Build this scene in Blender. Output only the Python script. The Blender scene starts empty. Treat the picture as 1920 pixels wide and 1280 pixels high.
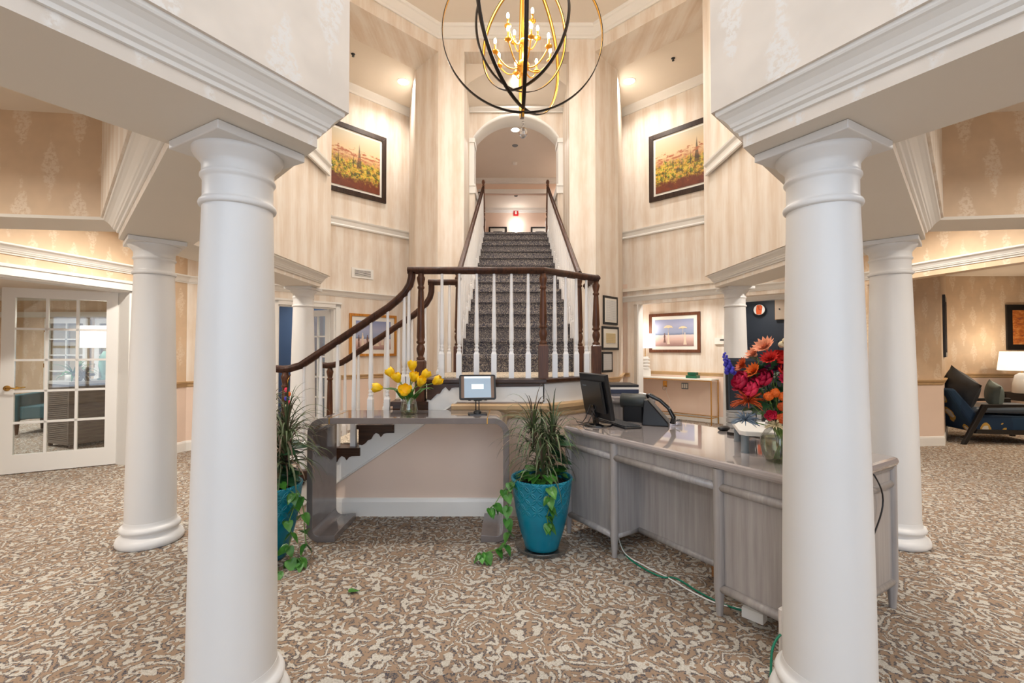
import bpy, math, random
from mathutils import Vector, Matrix
random.seed(7)
C = bpy.context.scene.collection
PI = math.pi
R = math.radians

# ------------------------------------------------------------------ materials
def srgb(r, g, b):
    f = lambda c: (c/255)/12.92 if c/255 <= .04045 else ((c/255+.055)/1.055)**2.4
    return (f(r), f(g), f(b), 1)
def newmat(name):
    m = bpy.data.materials.new(name); m.use_nodes = True
    nt = m.node_tree
    return m, nt, nt.nodes['Principled BSDF']
def mat(name, col, rough=.5, metal=0, var=0, scale=8, bump=0, coat=0, spec=.5, emis=None, es=0):
    m, nt, b = newmat(name)
    b.inputs['Base Color'].default_value = col
    b.inputs['Roughness'].default_value = rough
    b.inputs['Metallic'].default_value = metal
    b.inputs['Coat Weight'].default_value = coat
    b.inputs['Specular IOR Level'].default_value = spec
    if emis:
        b.inputs['Emission Color'].default_value = emis; b.inputs['Emission Strength'].default_value = es
    if var or bump:
        tc = nt.nodes.new('ShaderNodeTexCoord'); n = nt.nodes.new('ShaderNodeTexNoise')
        n.inputs['Scale'].default_value = scale; n.inputs['Detail'].default_value = 4
        nt.links.new(tc.outputs['Object'], n.inputs['Vector'])
        if var:
            r = nt.nodes.new('ShaderNodeValToRGB')
            c0 = tuple(max(0, c*(1-var)) for c in col[:3])+(1,); c1 = tuple(min(1, c*(1+var)) for c in col[:3])+(1,)
            r.color_ramp.elements[0].position = .3; r.color_ramp.elements[1].position = .7
            r.color_ramp.elements[0].color = c0; r.color_ramp.elements[1].color = c1
            nt.links.new(n.outputs['Fac'], r.inputs['Fac']); nt.links.new(r.outputs['Color'], b.inputs['Base Color'])
        if bump:
            bp = nt.nodes.new('ShaderNodeBump'); bp.inputs['Strength'].default_value = bump; bp.inputs['Distance'].default_value = .01
            nt.links.new(n.outputs['Fac'], bp.inputs['Height']); nt.links.new(bp.outputs['Normal'], b.inputs['Normal'])
    return m
class NG:
    """tiny node expression helper"""
    def __init__(s, nt): s.nt = nt
    def n(s, t, **k):
        x = s.nt.nodes.new(t)
        for a, v in k.items(): setattr(x, a, v)
        return x
    def setin(s, node, i, v):
        if v is None: return
        if isinstance(v, bpy.types.NodeSocket): s.nt.links.new(v, node.inputs[i])
        else: node.inputs[i].default_value = v
    def m(s, op, a, b=None, c=None, clamp=False):
        x = s.n('ShaderNodeMath', operation=op, use_clamp=clamp)
        s.setin(x, 0, a); s.setin(x, 1, b); s.setin(x, 2, c)
        return x.outputs[0]
    def noise(s, vec, scale, detail=3, rough=.5, dist=0):
        x = s.n('ShaderNodeTexNoise'); s.setin(x, 'Vector', vec)
        x.inputs['Scale'].default_value = scale; x.inputs['Detail'].default_value = detail
        x.inputs['Roughness'].default_value = rough; x.inputs['Distortion'].default_value = dist
        return x
    def vor(s, vec, scale, feature='F1', rnd=1):
        x = s.n('ShaderNodeTexVoronoi', feature=feature); s.setin(x, 'Vector', vec)
        x.inputs['Scale'].default_value = scale; x.inputs['Randomness'].default_value = rnd
        return x
    def ramp(s, fac, stops, interp='LINEAR'):
        x = s.n('ShaderNodeValToRGB'); e = x.color_ramp; e.interpolation = interp
        while len(e.elements) < len(stops): e.elements.new(.5)
        for el, (p, c) in zip(e.elements, stops): el.position = p; el.color = c
        s.setin(x, 0, fac); return x.outputs[0]
    def mix(s, f, a, b, blend='MIX'):
        x = s.n('ShaderNodeMix', data_type='RGBA', blend_type=blend)
        s.setin(x, 0, f); s.setin(x, 6, a); s.setin(x, 7, b); return x.outputs[2]
    def map(s, vec, scale=(1, 1, 1), loc=(0, 0, 0)):
        x = s.n('ShaderNodeMapping'); s.setin(x, 0, vec); x.inputs['Scale'].default_value = scale; x.inputs['Location'].default_value = loc
        return x.outputs[0]
    def sep(s, vec):
        x = s.n('ShaderNodeSeparateXYZ'); s.setin(x, 0, vec); return x.outputs
    def step(s, v, a, b):
        x = s.n('ShaderNodeMapRange', interpolation_type='SMOOTHSTEP'); s.setin(x, 0, v)
        x.inputs[1].default_value = a; x.inputs[2].default_value = b; return x.outputs[0]
def coord(g, which='UV'): return g.n('ShaderNodeTexCoord').outputs[which]
def bumpto(g, b, h, strength=.3, dist=.005):
    bp = g.n('ShaderNodeBump'); bp.inputs['Strength'].default_value = strength; bp.inputs['Distance'].default_value = dist
    g.setin(bp, 'Height', h); g.nt.links.new(bp.outputs['Normal'], b.inputs['Normal'])

def wallpaper_stripe(name, lo, hi, warm):
    m, nt, b = newmat(name); g = NG(nt); uv = coord(g)
    wob = g.noise(g.map(uv, (1.5, .8, 1)), 2.0, 2)
    sx = g.sep(uv)
    u = g.m('ADD', sx[0], g.m('MULTIPLY', wob.outputs[0], .05))
    st = g.m('SINE', g.m('MULTIPLY', u, 2*PI/.27))
    fine = g.noise(g.map(uv, (26, 1.6, 1)), 1.0, 4, .6)
    blot = g.noise(g.map(uv, (6, 2.0, 1)), 1.0, 3, .6)
    f = g.m('ADD', g.m('MULTIPLY', st, .20), g.m('MULTIPLY', g.m('SUBTRACT', fine.outputs[0], .5), 1.1))
    f = g.m('ADD', g.m('ADD', f, g.m('MULTIPLY', g.m('SUBTRACT', blot.outputs[0], .5), 1.2)), .5, clamp=True)
    col = g.ramp(f, [(0, warm), (.4, lo), (.75, hi), (1, hi)])
    nt.links.new(col, b.inputs['Base Color']); b.inputs['Roughness'].default_value = .62
    return m
def wallpaper_damask(name, base, light):
    m, nt, b = newmat(name); g = NG(nt); uv = coord(g)
    # repeating lozenge medallions of mottled leaf shapes
    s = g.sep(uv)
    def cell(du, dv):
        fu = g.m('SUBTRACT', g.m('FRACT', g.m('ADD', g.m('DIVIDE', s[0], .36), du)), .5)
        fv = g.m('SUBTRACT', g.m('FRACT', g.m('ADD', g.m('DIVIDE', s[1], .66), dv)), .5)
        a = g.m('ABSOLUTE', fu); c = g.m('ABSOLUTE', fv)
        return g.m('ADD', g.m('MULTIPLY', a, 2.6), g.m('MULTIPLY', c, 1.3)), a, c
    d1, a1, c1 = cell(0, 0); d2, a2, c2 = cell(.5, .5)
    d = g.m('MINIMUM', d1, d2)
    nz = g.noise(uv, 42, 3, .7)
    nb = g.noise(uv, 3.0, 3, .6)
    wob = g.m('MULTIPLY', g.m('SUBTRACT', g.noise(uv, 14, 2, .5).outputs[0], .5), .7)
    mask = g.m('SUBTRACT', 1, g.step(g.m('ADD', d, wob), .34, .50))
    v = g.m('MULTIPLY', g.step(nz.outputs[0], .40, .54), mask)
    f = g.m('MULTIPLY', v, .95)
    basev = g.mix(g.step(nb.outputs[0], .35, .7), base, tuple(min(1, c*1.13) for c in base[:3])+(1,))
    col = g.mix(f, basev, light)
    nt.links.new(col, b.inputs['Base Color']); b.inputs['Roughness'].default_value = .55
    return m
def carpet(name):
    m, nt, b = newmat(name); g = NG(nt); oc = coord(g, 'Object')
    jit = g.noise(oc, 70, 2, .7)
    wv = g.n('ShaderNodeVectorMath', operation='MULTIPLY_ADD'); g.setin(wv, 0, jit.outputs['Color']); wv.inputs[1].default_value = (.022, .022, 0); g.setin(wv, 2, oc)
    p = wv.outputs[0]
    big = g.noise(p, 3.2, 2, .5)
    wv2 = g.n('ShaderNodeVectorMath', operation='MULTIPLY_ADD'); g.setin(wv2, 0, big.outputs['Color']); wv2.inputs[1].default_value = (.16, .16, 0); g.setin(wv2, 2, p)
    q = wv2.outputs[0]
    d = g.vor(q, 4.3, rnd=.85).outputs['Distance']
    n1 = g.noise(p, 17, 1, .5).outputs[0]
    n2 = g.noise(g.map(p, loc=(3.1, 7.7, 0)), 27, 1, .5).outputs[0]
    n3 = g.noise(g.map(p, loc=(9.1, 2.7, 0)), 13, 1, .5).outputs[0]
    rg = g.m('SINE', g.m('ADD', g.m('MULTIPLY', d, 40), g.m('MULTIPLY', n3, 19)))
    cream = g.m('MULTIPLY', g.step(rg, .30, .40), g.step(n2, .43, .455))
    leaf = g.m('SUBTRACT', 1, g.step(g.vor(p, 17, rnd=.9).outputs['Distance'], .31, .35))
    cream = g.m('MAXIMUM', cream, g.m('MULTIPLY', leaf, g.step(n1, .47, .50)))
    grey = g.m('MULTIPLY', g.m('MULTIPLY', g.step(rg, -.75, -.6), g.m('SUBTRACT', 1, g.step(rg, .30, .40))), g.step(n2, .40, .44))
    leafo = g.m('MULTIPLY', g.m('SUBTRACT', 1, g.step(g.vor(p, 17, rnd=.9).outputs['Distance'], .44, .50)), g.step(n1, .47, .50))
    grey = g.m('MAXIMUM', grey, g.m('MULTIPLY', leafo, .85))
    grey = g.m('MULTIPLY', grey, g.step(g.noise(oc, 110, 1, .5).outputs[0], .34, .46))
    pile = g.noise(oc, 260, 2, .7).outputs[0]
    speck = g.step(g.noise(oc, 120, 1, .5).outputs[0], .42, .56)
    tan = g.mix(g.noise(p, 6, 2).outputs[0], srgb(176, 152, 130), srgb(160, 137, 115))
    gc = g.mix(speck, srgb(84, 84, 92), srgb(128, 118, 110))
    cc = g.mix(speck, srgb(194, 188, 176), srgb(214, 209, 198))
    col = g.mix(grey, tan, gc); col = g.mix(cream, col, cc)
    col = g.mix(g.m('MULTIPLY', g.m('SUBTRACT', 1, pile), .45), col, srgb(110, 95, 82), 'MULTIPLY')
    nt.links.new(col, b.inputs['Base Color']); b.inputs['Roughness'].default_value = .95; b.inputs['Specular IOR Level'].default_value = .1
    bumpto(g, b, pile, .5, .006)
    return m
def runner(name, pale=0):
    m, nt, b = newmat(name); g = NG(nt); oc = coord(g, 'Object')
    n = g.noise(oc, 105, 2, .7).outputs[0]; n2 = g.noise(g.map(oc, loc=(5, 2, 1)), 45, 2, .6).outputs[0]
    a = [srgb(64, 66, 80), srgb(98, 94, 98), srgb(142, 132, 124), srgb(204, 194, 178)]
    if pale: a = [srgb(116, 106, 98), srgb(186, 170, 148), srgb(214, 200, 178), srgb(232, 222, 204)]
    col = g.ramp(n, [(.36, a[0]), (.47, a[1]), (.55, a[2]), (.66, a[3])])
    col = g.mix(g.m('MULTIPLY', g.step(n2, .48, .6), .5), col, a[0])
    nt.links.new(col, b.inputs['Base Color']); b.inputs['Roughness'].default_value = .95; b.inputs['Specular IOR Level'].default_value = .1
    bumpto(g, b, n, .5, .006)
    return m
def wood(name, c0, c1, rough=.3, scale=(30, 30, 2.2), coat=.15):
    m, nt, b = newmat(name); g = NG(nt); oc = coord(g, 'Object')
    n = g.noise(g.map(oc, scale), 1.0, 4, .6, 1.0).outputs[0]
    nt.links.new(g.ramp(n, [(.3, c0), (.7, c1)]), b.inputs['Base Color'])
    b.inputs['Roughness'].default_value = rough; b.inputs['Coat Weight'].default_value = coat; b.inputs['Coat Roughness'].default_value = .12; b.inputs['Specular IOR Level'].default_value = .3
    return m
def glassy(name, tint=(1, 1, 1, 1), refl=.12, rough=.02):
    m, nt, b = newmat(name); g = NG(nt)
    out = nt.nodes['Material Output']; nt.nodes.remove(b)
    t = g.n('ShaderNodeBsdfTransparent'); t.inputs[0].default_value = tint
    gl = g.n('ShaderNodeBsdfGlossy'); gl.inputs['Roughness'].default_value = rough
    fr = g.n('ShaderNodeLayerWeight'); fr.inputs[0].default_value = .25
    mx = g.n('ShaderNodeMixShader'); g.setin(mx, 0, g.m('ADD', g.m('MULTIPLY', fr.outputs['Fresnel'], .55), refl, clamp=True))
    nt.links.new(t.outputs[0], mx.inputs[1]); nt.links.new(gl.outputs[0], mx.inputs[2]); nt.links.new(mx.outputs[0], out.inputs[0])
    return m
def emit(name, col, s):
    m, nt, b = newmat(name); nt.nodes.remove(b)
    e = nt.nodes.new('ShaderNodeEmission'); e.inputs[0].default_value = col; e.inputs[1].default_value = s
    nt.links.new(e.outputs[0], nt.nodes['Material Output'].inputs[0]); return m
def shade_mat(name, col, es):
    m = mat(name, col, .8, emis=(1, .93, .82, 1), es=es); return m
def hill_painting(name, seed, w, h):
    """loose autumn hillside: pale sky, ochre and green bushes, dark cypress strokes"""
    m, nt, b = newmat(name); g = NG(nt); oc = coord(g, 'Object'); s = g.sep(oc)
    v = g.m('DIVIDE', s[2], h)
    n = g.noise(g.map(oc, loc=(seed, 0, 0)), 9, 4, .7); v2 = g.vor(g.map(oc, loc=(seed, 0, 0)), 26)
    sky = g.ramp(v, [(.5, srgb(206, 150, 96)), (.66, srgb(226, 196, 150)), (1, srgb(200, 190, 165))])
    bush = g.ramp(g.noise(g.map(oc, loc=(seed, 3, 0)), 14, 5, .75).outputs[0], [(.34, srgb(48, 44, 34)), (.45, srgb(104, 100, 40)), (.52, srgb(196, 160, 46)), (.58, srgb(226, 190, 88)), (.66, srgb(190, 84, 30))])
    bush = g.mix(.35, bush, v2.outputs['Color'], 'SOFT_LIGHT')
    ground = g.mix(n.outputs[0], srgb(40, 26, 22), srgb(150, 70, 36))
    edge = g.m('ADD', v, g.m('MULTIPLY', g.m('SUBTRACT', n.outputs[0], .5), .5))
    col = g.mix(g.step(edge, .46, .58), bush, sky)
    col = g.mix(g.step(edge, .26, .12), col, ground)
    u = g.m('ADD', s[0], g.m('MULTIPLY', g.noise(g.map(oc, (20, 1, 8)), 1, 2).outputs[0], .02))
    for cx_, hw_, top_ in ((seed*.07 % .3+.25, .012, .72), (.52, .010, .66), (.80, .030, .86), (.70, .016, .70)):
        taper = g.m('MULTIPLY', g.m('SUBTRACT', top_, v), hw_/.3)
        tree = g.m('MULTIPLY', g.step(g.m('SUBTRACT', taper, g.m('ABSOLUTE', g.m('SUBTRACT', u, cx_*w))), -.002, .006), g.step(v, .36, .42))
        col = g.mix(g.m('MULTIPLY', tree, .85), col, srgb(70, 52, 34))
    far = g.noise(g.map(oc, (6, 1, 30), (seed, 1, 2)), 1, 3).outputs[0]
    col = g.mix(g.m('MULTIPLY', g.m('SUBTRACT', 1, g.step(g.m('ABSOLUTE', g.m('SUBTRACT', edge, .62)), .03, .09)), g.step(far, .45, .55)), col, srgb(176, 104, 66))
    nt.links.new(col, b.inputs['Base Color']); b.inputs['Roughness'].default_value = .45
    return m
def shore_painting(name, h):
    m, nt, b = newmat(name); g = NG(nt); oc = coord(g, 'Object'); s = g.sep(oc)
    v = g.m('DIVIDE', s[2], h); n = g.noise(g.map(oc, (2, 1, 9)), 2.4, 4, .6).outputs[0]
    col = g.ramp(g.m('ADD', v, g.m('MULTIPLY', g.m('SUBTRACT', n, .5), .08)), [(.0, srgb(150, 116, 112)), (.22, srgb(214, 180, 168)), (.36, srgb(224, 208, 204)), (.38, srgb(110, 124, 150)), (.44, srgb(150, 162, 190)), (.7, srgb(170, 174, 200)), (1, srgb(134, 146, 186))])
    nt.links.new(col, b.inputs['Base Color']); b.inputs['Roughness'].default_value = .3
    return m
def abstract_painting(name):
    m, nt, b = newmat(name); g = NG(nt); oc = coord(g, 'Object')
    n = g.noise(g.map(oc, (3, 3, 9)), 2.2, 5, .8).outputs[0]
    col = g.ramp(n, [(.3, srgb(60, 66, 84)), (.45, srgb(176, 92, 40)), (.55, srgb(206, 128, 60)), (.7, srgb(216, 176, 126))])
    nt.links.new(col, b.inputs['Base Color']); return m
def desk_grey(name):
    m, nt, b = newmat(name); g = NG(nt); uv = coord(g)
    n = g.noise(g.map(uv, (34, 1.6, 1)), 1.0, 4, .6).outputs[0]; n2 = g.noise(uv, 3, 2).outputs[0]
    col = g.ramp(n, [(.3, srgb(140, 134, 132)), (.7, srgb(172, 167, 164))])
    col = g.mix(g.m('MULTIPLY', n2, .3), col, srgb(176, 172, 170))
    nt.links.new(col, b.inputs['Base Color']); b.inputs['Roughness'].default_value = .32; b.inputs['Coat Weight'].default_value = .35; b.inputs['Coat Roughness'].default_value = .1
    return m
def floral_fabric(name):
    m, nt, b = newmat(name); g = NG(nt); oc = coord(g, 'Object')
    n = g.noise(oc, 4.5, 2, .5, 1.2).outputs[0]
    v = g.vor(g.map(oc, (1, 1, .45)), 4.2, rnd=1)
    dd = g.m('ADD', v.outputs['Distance'], g.m('MULTIPLY', n, .35))
    col = g.ramp(dd, [(.0, srgb(205, 196, 180)), (.44, srgb(190, 150, 70)), (.52, srgb(14, 44, 72)), (.8, srgb(20, 52, 80))], 'CONSTANT')
    nt.links.new(col, b.inputs['Base Color']); b.inputs['Roughness'].default_value = .85
    return m
def louver(name):
    m, nt, b = newmat(name); g = NG(nt); oc = coord(g, 'Object'); s = g.sep(oc)
    n = g.noise(g.map(oc, (4, 4, 40)), 1, 3).outputs[0]
    nt.links.new(g.ramp(n, [(.3, srgb(92, 82, 76)), (.7, srgb(128, 116, 106))]), b.inputs['Base Color']); b.inputs['Roughness'].default_value = .5
    return m
def paper(name, base, ink, lines=14, h=.3):
    """sheet of small text lines"""
    m, nt, b = newmat(name); g = NG(nt); oc = coord(g, 'Object'); s = g.sep(oc)
    v = g.m('FRACT', g.m('MULTIPLY', s[2], lines/h))
    n = g.noise(g.map(oc, (160, 1, 1)), 1, 2).outputs[0]
    f = g.m('MULTIPLY', g.m('MULTIPLY', g.step(v, .55, .6), g.step(n, .42, .46)), .5)
    nt.links.new(g.mix(f, base, ink), b.inputs['Base Color']); b.inputs['Roughness'].default_value = .4
    return m

M = dict(
 stripe=wallpaper_stripe('striped wallpaper', srgb(230, 216, 200), srgb(238, 229, 217), srgb(220, 202, 181)),
 damask=wallpaper_damask('damask wallpaper', srgb(214, 187, 156), srgb(232, 212, 188)),
 damask2=wallpaper_damask('pale damask wallpaper', srgb(226, 216, 204), srgb(238, 234, 228)),
 peach=mat('peach plain wall', srgb(238, 214, 196), .6, var=.02, scale=3),
 white=mat('white painted trim', srgb(240, 238, 233), .35),
 col=mat('column paint', srgb(226, 225, 223), .42, var=.01, scale=3),
 soffit=mat('soffit paint', srgb(228, 221, 210), .6, var=.01, scale=2),
 ceil=mat('ceiling paint', srgb(238, 228, 214), .7, var=.01, scale=2),
 tanrail=mat('tan chair rail', srgb(206, 172, 128), .4, var=.05, scale=14),
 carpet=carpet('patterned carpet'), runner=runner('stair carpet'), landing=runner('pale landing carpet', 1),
 dark=wood('dark walnut', srgb(44, 26, 19), srgb(84, 50, 34), .42, coat=.1),
 walnut=wood('brown walnut', srgb(58, 34, 23), srgb(112, 70, 46), .4, coat=.1), oak=wood('dark oak tread', srgb(44, 28, 20), srgb(80, 52, 36), .3, (2.2, 30, 30)),
 balw=mat('white baluster paint', srgb(244, 243, 242), .3, coat=.3),
 desk=desk_grey('grey washed wood'),
 desktop=mat('glossy grey desktop', srgb(158, 150, 148), .10, coat=.9, var=.03, scale=4),
 console=mat('grey lacquer', srgb(120, 112, 110), .12, coat=.7, var=.10, scale=9),
 brass=mat('brass', srgb(206, 160, 84), .25, 1),
 gold=mat('gold leaf', srgb(226, 172, 76), .3, 1),
 black=mat('black plastic', srgb(24, 25, 28), .35),
 blackg=mat('glossy black', srgb(12, 13, 16), .12, coat=.5),
 greyp=mat('grey plastic', srgb(118, 126, 132), .4),
 frame=wood('dark frame wood', srgb(38, 28, 24), srgb(70, 52, 44), .35),
 framebk=mat('black frame', srgb(28, 26, 26), .35),
 frameg=wood('golden frame wood', srgb(168, 104, 38), srgb(214, 148, 64), .3),
 framebr=wood('brown frame wood', srgb(88, 50, 34), srgb(120, 74, 52), .3),
 matb=mat('cream mount', srgb(240, 236, 226), .7),
 pot=None, soil=mat('potting soil', srgb(48, 36, 28), .95, var=.3, scale=60, bump=.6),
 strap=mat('strap leaf', srgb(74, 88, 54), .5, var=.45, scale=7),
 strap2=mat('reddish strap leaf', srgb(98, 82, 66), .5, var=.4, scale=7),
 leaf=mat('pothos leaf', srgb(66, 122, 46), .35, var=.35, scale=22),
 leafd=mat('dark leaf', srgb(42, 82, 50), .4, var=.3, scale=20),
 stem=mat('green stem', srgb(104, 140, 62), .5),
 cane=mat('woody cane', srgb(112, 96, 70), .7, var=.2, scale=30),
 tulip=mat('yellow tulip petal', srgb(255, 204, 20), .45, var=.12, scale=30),
 glass=glassy('clear glass'), pane=glassy('window pane', (.92, .95, .95, 1), .06), water=glassy('vase water', (.90, .92, .78, 1), .06),
 shade=shade_mat('lit lamp shade', srgb(250, 240, 225), 1.0), shade2=shade_mat('bright lamp shade', srgb(252, 250, 248), 1.6),
 disc=emit('lit downlight', (1, .96, .88, 1), 14), bulb=emit('lit candle bulb', (1, .80, .48, 1), 34),
 teal=mat('teal velvet', srgb(14, 74, 84), .8), grate=mat('vent slot', srgb(70, 68, 66), .6),
 navy=mat('navy cupboard', srgb(52, 60, 72), .45), screen=mat('tablet screen', srgb(170, 184, 196), .1, coat=.6),
)
def pot_mat():
    m, nt, b = newmat('turquoise glazed pot'); g = NG(nt); oc = coord(g, 'Object')
    s = g.sep(oc)
    # ring-relief pattern
    ang = g.m('ARCTAN2', s[1], s[0])
    u = g.m('MULTIPLY', ang, 14/(2*PI)); v = g.m('MULTIPLY', s[2], 12)
    def ringd(du, dv):
        fu = g.m('SUBTRACT', g.m('FRACT', g.m('ADD', u, du)), .5); fv = g.m('SUBTRACT', g.m('FRACT', g.m('ADD', v, dv)), .5)
        return g.m('SQRT', g.m('ADD', g.m('MULTIPLY', fu, fu), g.m('MULTIPLY', fv, fv)))
    r1 = g.m('ABSOLUTE', g.m('SUBTRACT', ringd(0, 0), .44)); r2 = g.m('ABSOLUTE', g.m('SUBTRACT', ringd(.5, .5), .44))
    h = g.m('SUBTRACT', 1, g.step(g.m('MINIMUM', r1, r2), .02, .08))
    h = g.m('MULTIPLY', h, g.step(s[2], .24, .3))
    n = g.noise(oc, 7, 4, .7).outputs[0]
    col = g.mix(n, srgb(0, 96, 120), srgb(10, 136, 160)); col = g.mix(g.m('MULTIPLY', h, .25), col, srgb(40, 150, 168))
    nt.links.new(col, b.inputs['Base Color']); b.inputs['Roughness'].default_value = .3
    bumpto(g, b, h, .6, .01)
    return m
M['pot'] = pot_mat()

# ------------------------------------------------------------------ mesh builder
class MB:
    def __init__(s): s.v = []; s.f = []; s.mi = []; s.sm = []
    def add(s, vs, fs, mi=0, sm=False, mx=None):
        o = len(s.v)
        for p in vs:
            p = Vector(p); s.v.append(mx @ p if mx else p)
        for f in fs: s.f.append([i+o for i in f]); s.mi.append(mi); s.sm.append(sm)
        return s
    def box(s, x0, x1, y0, y1, z0, z1, mi=0, mx=None, bev=0):
        if bev:
            b = min(bev, (x1-x0)/2.01, (y1-y0)/2.01)
            return s.prism([(x0+b, y0), (x1-b, y0), (x1, y0+b), (x1, y1-b), (x1-b, y1), (x0+b, y1), (x0, y1-b), (x0, y0+b)], z0, z1, mi, mx)
        return s.add([(x0,y0,z0),(x1,y0,z0),(x1,y1,z0),(x0,y1,z0),(x0,y0,z1),(x1,y0,z1),(x1,y1,z1),(x0,y1,z1)],
                     [(0,3,2,1),(4,5,6,7),(0,1,5,4),(1,2,6,5),(2,3,7,6),(3,0,4,7)], mi, False, mx)
    def prism(s, poly, z0, z1, mi=0, mx=None):
        a = sum(poly[i][0]*poly[(i+1)%len(poly)][1]-poly[(i+1)%len(poly)][0]*poly[i][1] for i in range(len(poly)))
        if a < 0: poly = poly[::-1]
        n = len(poly)
        vs = [(x, y, z0) for x, y in poly]+[(x, y, z1) for x, y in poly]
        return s.add(vs, [list(range(n))[::-1], list(range(n, 2*n))]+[(i, (i+1)%n, n+(i+1)%n, n+i) for i in range(n)], mi, False, mx)
    def plate(s, poly, y0, y1, mi=0, mx=None):
        """outline in x,z given thickness along y"""
        m2 = Matrix(((1,0,0,0),(0,0,1,0),(0,1,0,0),(0,0,0,1)))
        a = sum(poly[i][0]*poly[(i+1)%len(poly)][1]-poly[(i+1)%len(poly)][0]*poly[i][1] for i in range(len(poly)))
        if a < 0: poly = poly[::-1]
        n = len(poly)
        vs = [(x, y0, z) for x, z in poly]+[(x, y1, z) for x, z in poly]
        return s.add(vs, [list(range(n)), list(range(n, 2*n))[::-1]]+[((i+1)%n, i, n+i, n+(i+1)%n) for i in range(n)], mi, False, mx)
    def lathe(s, prof, n=32, mi=0, mx=None, sm=True, cx=0, cy=0):
        vs = []; fs = []
        for r, z in prof:
            for i in range(n):
                a = 2*PI*i/n; vs.append((cx+r*math.cos(a), cy+r*math.sin(a), z))
        for k in range(len(prof)-1):
            for i in range(n):
                j = (i+1) % n; fs.append((k*n+i, k*n+j, (k+1)*n+j, (k+1)*n+i))
        s.add(vs, fs, mi, sm, mx)
        s.add(vs[:n], [list(range(n))[::-1]], mi, False, mx); s.add(vs[-n:], [list(range(n))], mi, False, mx)
        return s
    def sqlathe(s, prof, mi=0, mx=None, cx=0, cy=0):
        vs = []; fs = []
        for r, z in prof: vs += [(cx-r,cy-r,z),(cx+r,cy-r,z),(cx+r,cy+r,z),(cx-r,cy+r,z)]
        for k in range(len(prof)-1):
            for i in range(4): j = (i+1) % 4; fs.append((k*4+i, k*4+j, k*4+4+j, k*4+4+i))
        fs.append((3,2,1,0)); L = 4*(len(prof)-1); fs.append((L,L+1,L+2,L+3))
        return s.add(vs, fs, mi, False, mx)
    def tube(s, pts, r, n=8, mi=0, mx=None, closed=False, flat=1):
        pts = [Vector(p) for p in pts]; N = len(pts); vs = []; fs = []
        rr = r if isinstance(r, (list, tuple)) else [r]*N
        up = Vector((0, 0, 1)); prev = None
        for i, p in enumerate(pts):
            t = (pts[(i+1) % N]-pts[i-1]) if closed else (pts[min(i+1, N-1)]-pts[max(i-1, 0)])
            if t.length < 1e-9: t = Vector((0, 0, 1))
            t.normalize()
            if prev is None:
                a = up.cross(t)
                if a.length < .05: a = Vector((1, 0, 0)).cross(t)
            else: a = prev - t*prev.dot(t)
            a.normalize(); prev = a; b = t.cross(a)
            for k in range(n):
                w = 2*PI*k/n; vs.append(p+(a*math.cos(w)+b*math.sin(w)*flat)*rr[i])
        for i in range(N if closed else N-1):
            for k in range(n):
                j = (i+1) % N; l = (k+1) % n; fs.append((i*n+k, i*n+l, j*n+l, j*n+k))
        if not closed: fs.append(list(range(n))[::-1]); fs.append(list(range((N-1)*n, N*n)))
        return s.add(vs, fs, mi, True, mx)
    def sweep(s, path, prof, mi=0, closed=False):
        """profile (d to the left of travel, z) mitred along a plan polyline"""
        n = len(prof); N = len(path); vs = []; fs = []
        for i in range(N):
            p = Vector(path[i])
            if closed: a = Vector(path[i])-Vector(path[i-1]); b = Vector(path[(i+1) % N])-p
            else: a = (p-Vector(path[i-1])) if i > 0 else None; b = (Vector(path[i+1])-p) if i < N-1 else None
            if a is None: a = b
            if b is None: b = a
            a = a.normalized(); b = b.normalized(); na = Vector((-a.y, a.x)); nb = Vector((-b.y, b.x))
            mm = na+nb; mm = mm/(mm.dot(na)) if mm.length > 1e-6 else na
            for d, z in prof: vs.append((p.x+mm.x*d, p.y+mm.y*d, z))
        for i in range(N if closed else N-1):
            j = (i+1) % N
            for k in range(n): l = (k+1) % n; fs.append((i*n+k, j*n+k, j*n+l, i*n+l))
        if not closed: fs.append(list(range(n))); fs.append(list(range((N-1)*n, N*n))[::-1])
        return s.add(vs, fs, mi)
    def ball(s, c, r, mi=0, mx=None, nu=12, nv=8, sc=(1, 1, 1)):
        vs = []; fs = []
        for i in range(nv+1):
            ph = PI*i/nv
            for j in range(nu):
                a = 2*PI*j/nu; vs.append((c[0]+r*sc[0]*math.sin(ph)*math.cos(a), c[1]+r*sc[1]*math.sin(ph)*math.sin(a), c[2]-r*sc[2]*math.cos(ph)))
        for i in range(nv):
            for j in range(nu): k = (j+1) % nu; fs.append((i*nu+j, i*nu+k, (i+1)*nu+k, (i+1)*nu+j))
        return s.add(vs, fs, mi, True, mx)
    def build(s, name, m, parent=None, world=False, loc=None, kind=None, bevel=0, subsurf=0):
        me = bpy.data.meshes.new(name)
        vs = s.v
        if parent is not None and world:
            inv = parent.matrix_basis.inverted() if parent.parent is None else (parent.parent.matrix_basis @ parent.matrix_basis).inverted()
            vs = [inv @ p for p in vs]
        if loc is not None: L = Vector(loc); vs = [p-L for p in vs]
        me.from_pydata([tuple(p) for p in vs], [], s.f)
        for q in (m if isinstance(m, (list, tuple)) else [m]): me.materials.append(q)
        me.polygons.foreach_set('material_index', s.mi); me.polygons.foreach_set('use_smooth', s.sm)
        me.update()
        uvl = me.uv_layers.new(name='UVMap').data
        for p in me.polygons:
            nx, ny, nz = p.normal
            if abs(nz) > .75: tu = None
            else:
                l = math.hypot(nx, ny); tu = (-ny/l, nx/l)
            for li in p.loop_indices:
                c = me.vertices[me.loops[li].vertex_index].co
                uvl[li].uv = (c.x, c.y) if tu is None else (c.x*tu[0]+c.y*tu[1], c.z)
        o = bpy.data.objects.new(name, me); C.objects.link(o)
        if parent is not None: o.parent = parent
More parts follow.
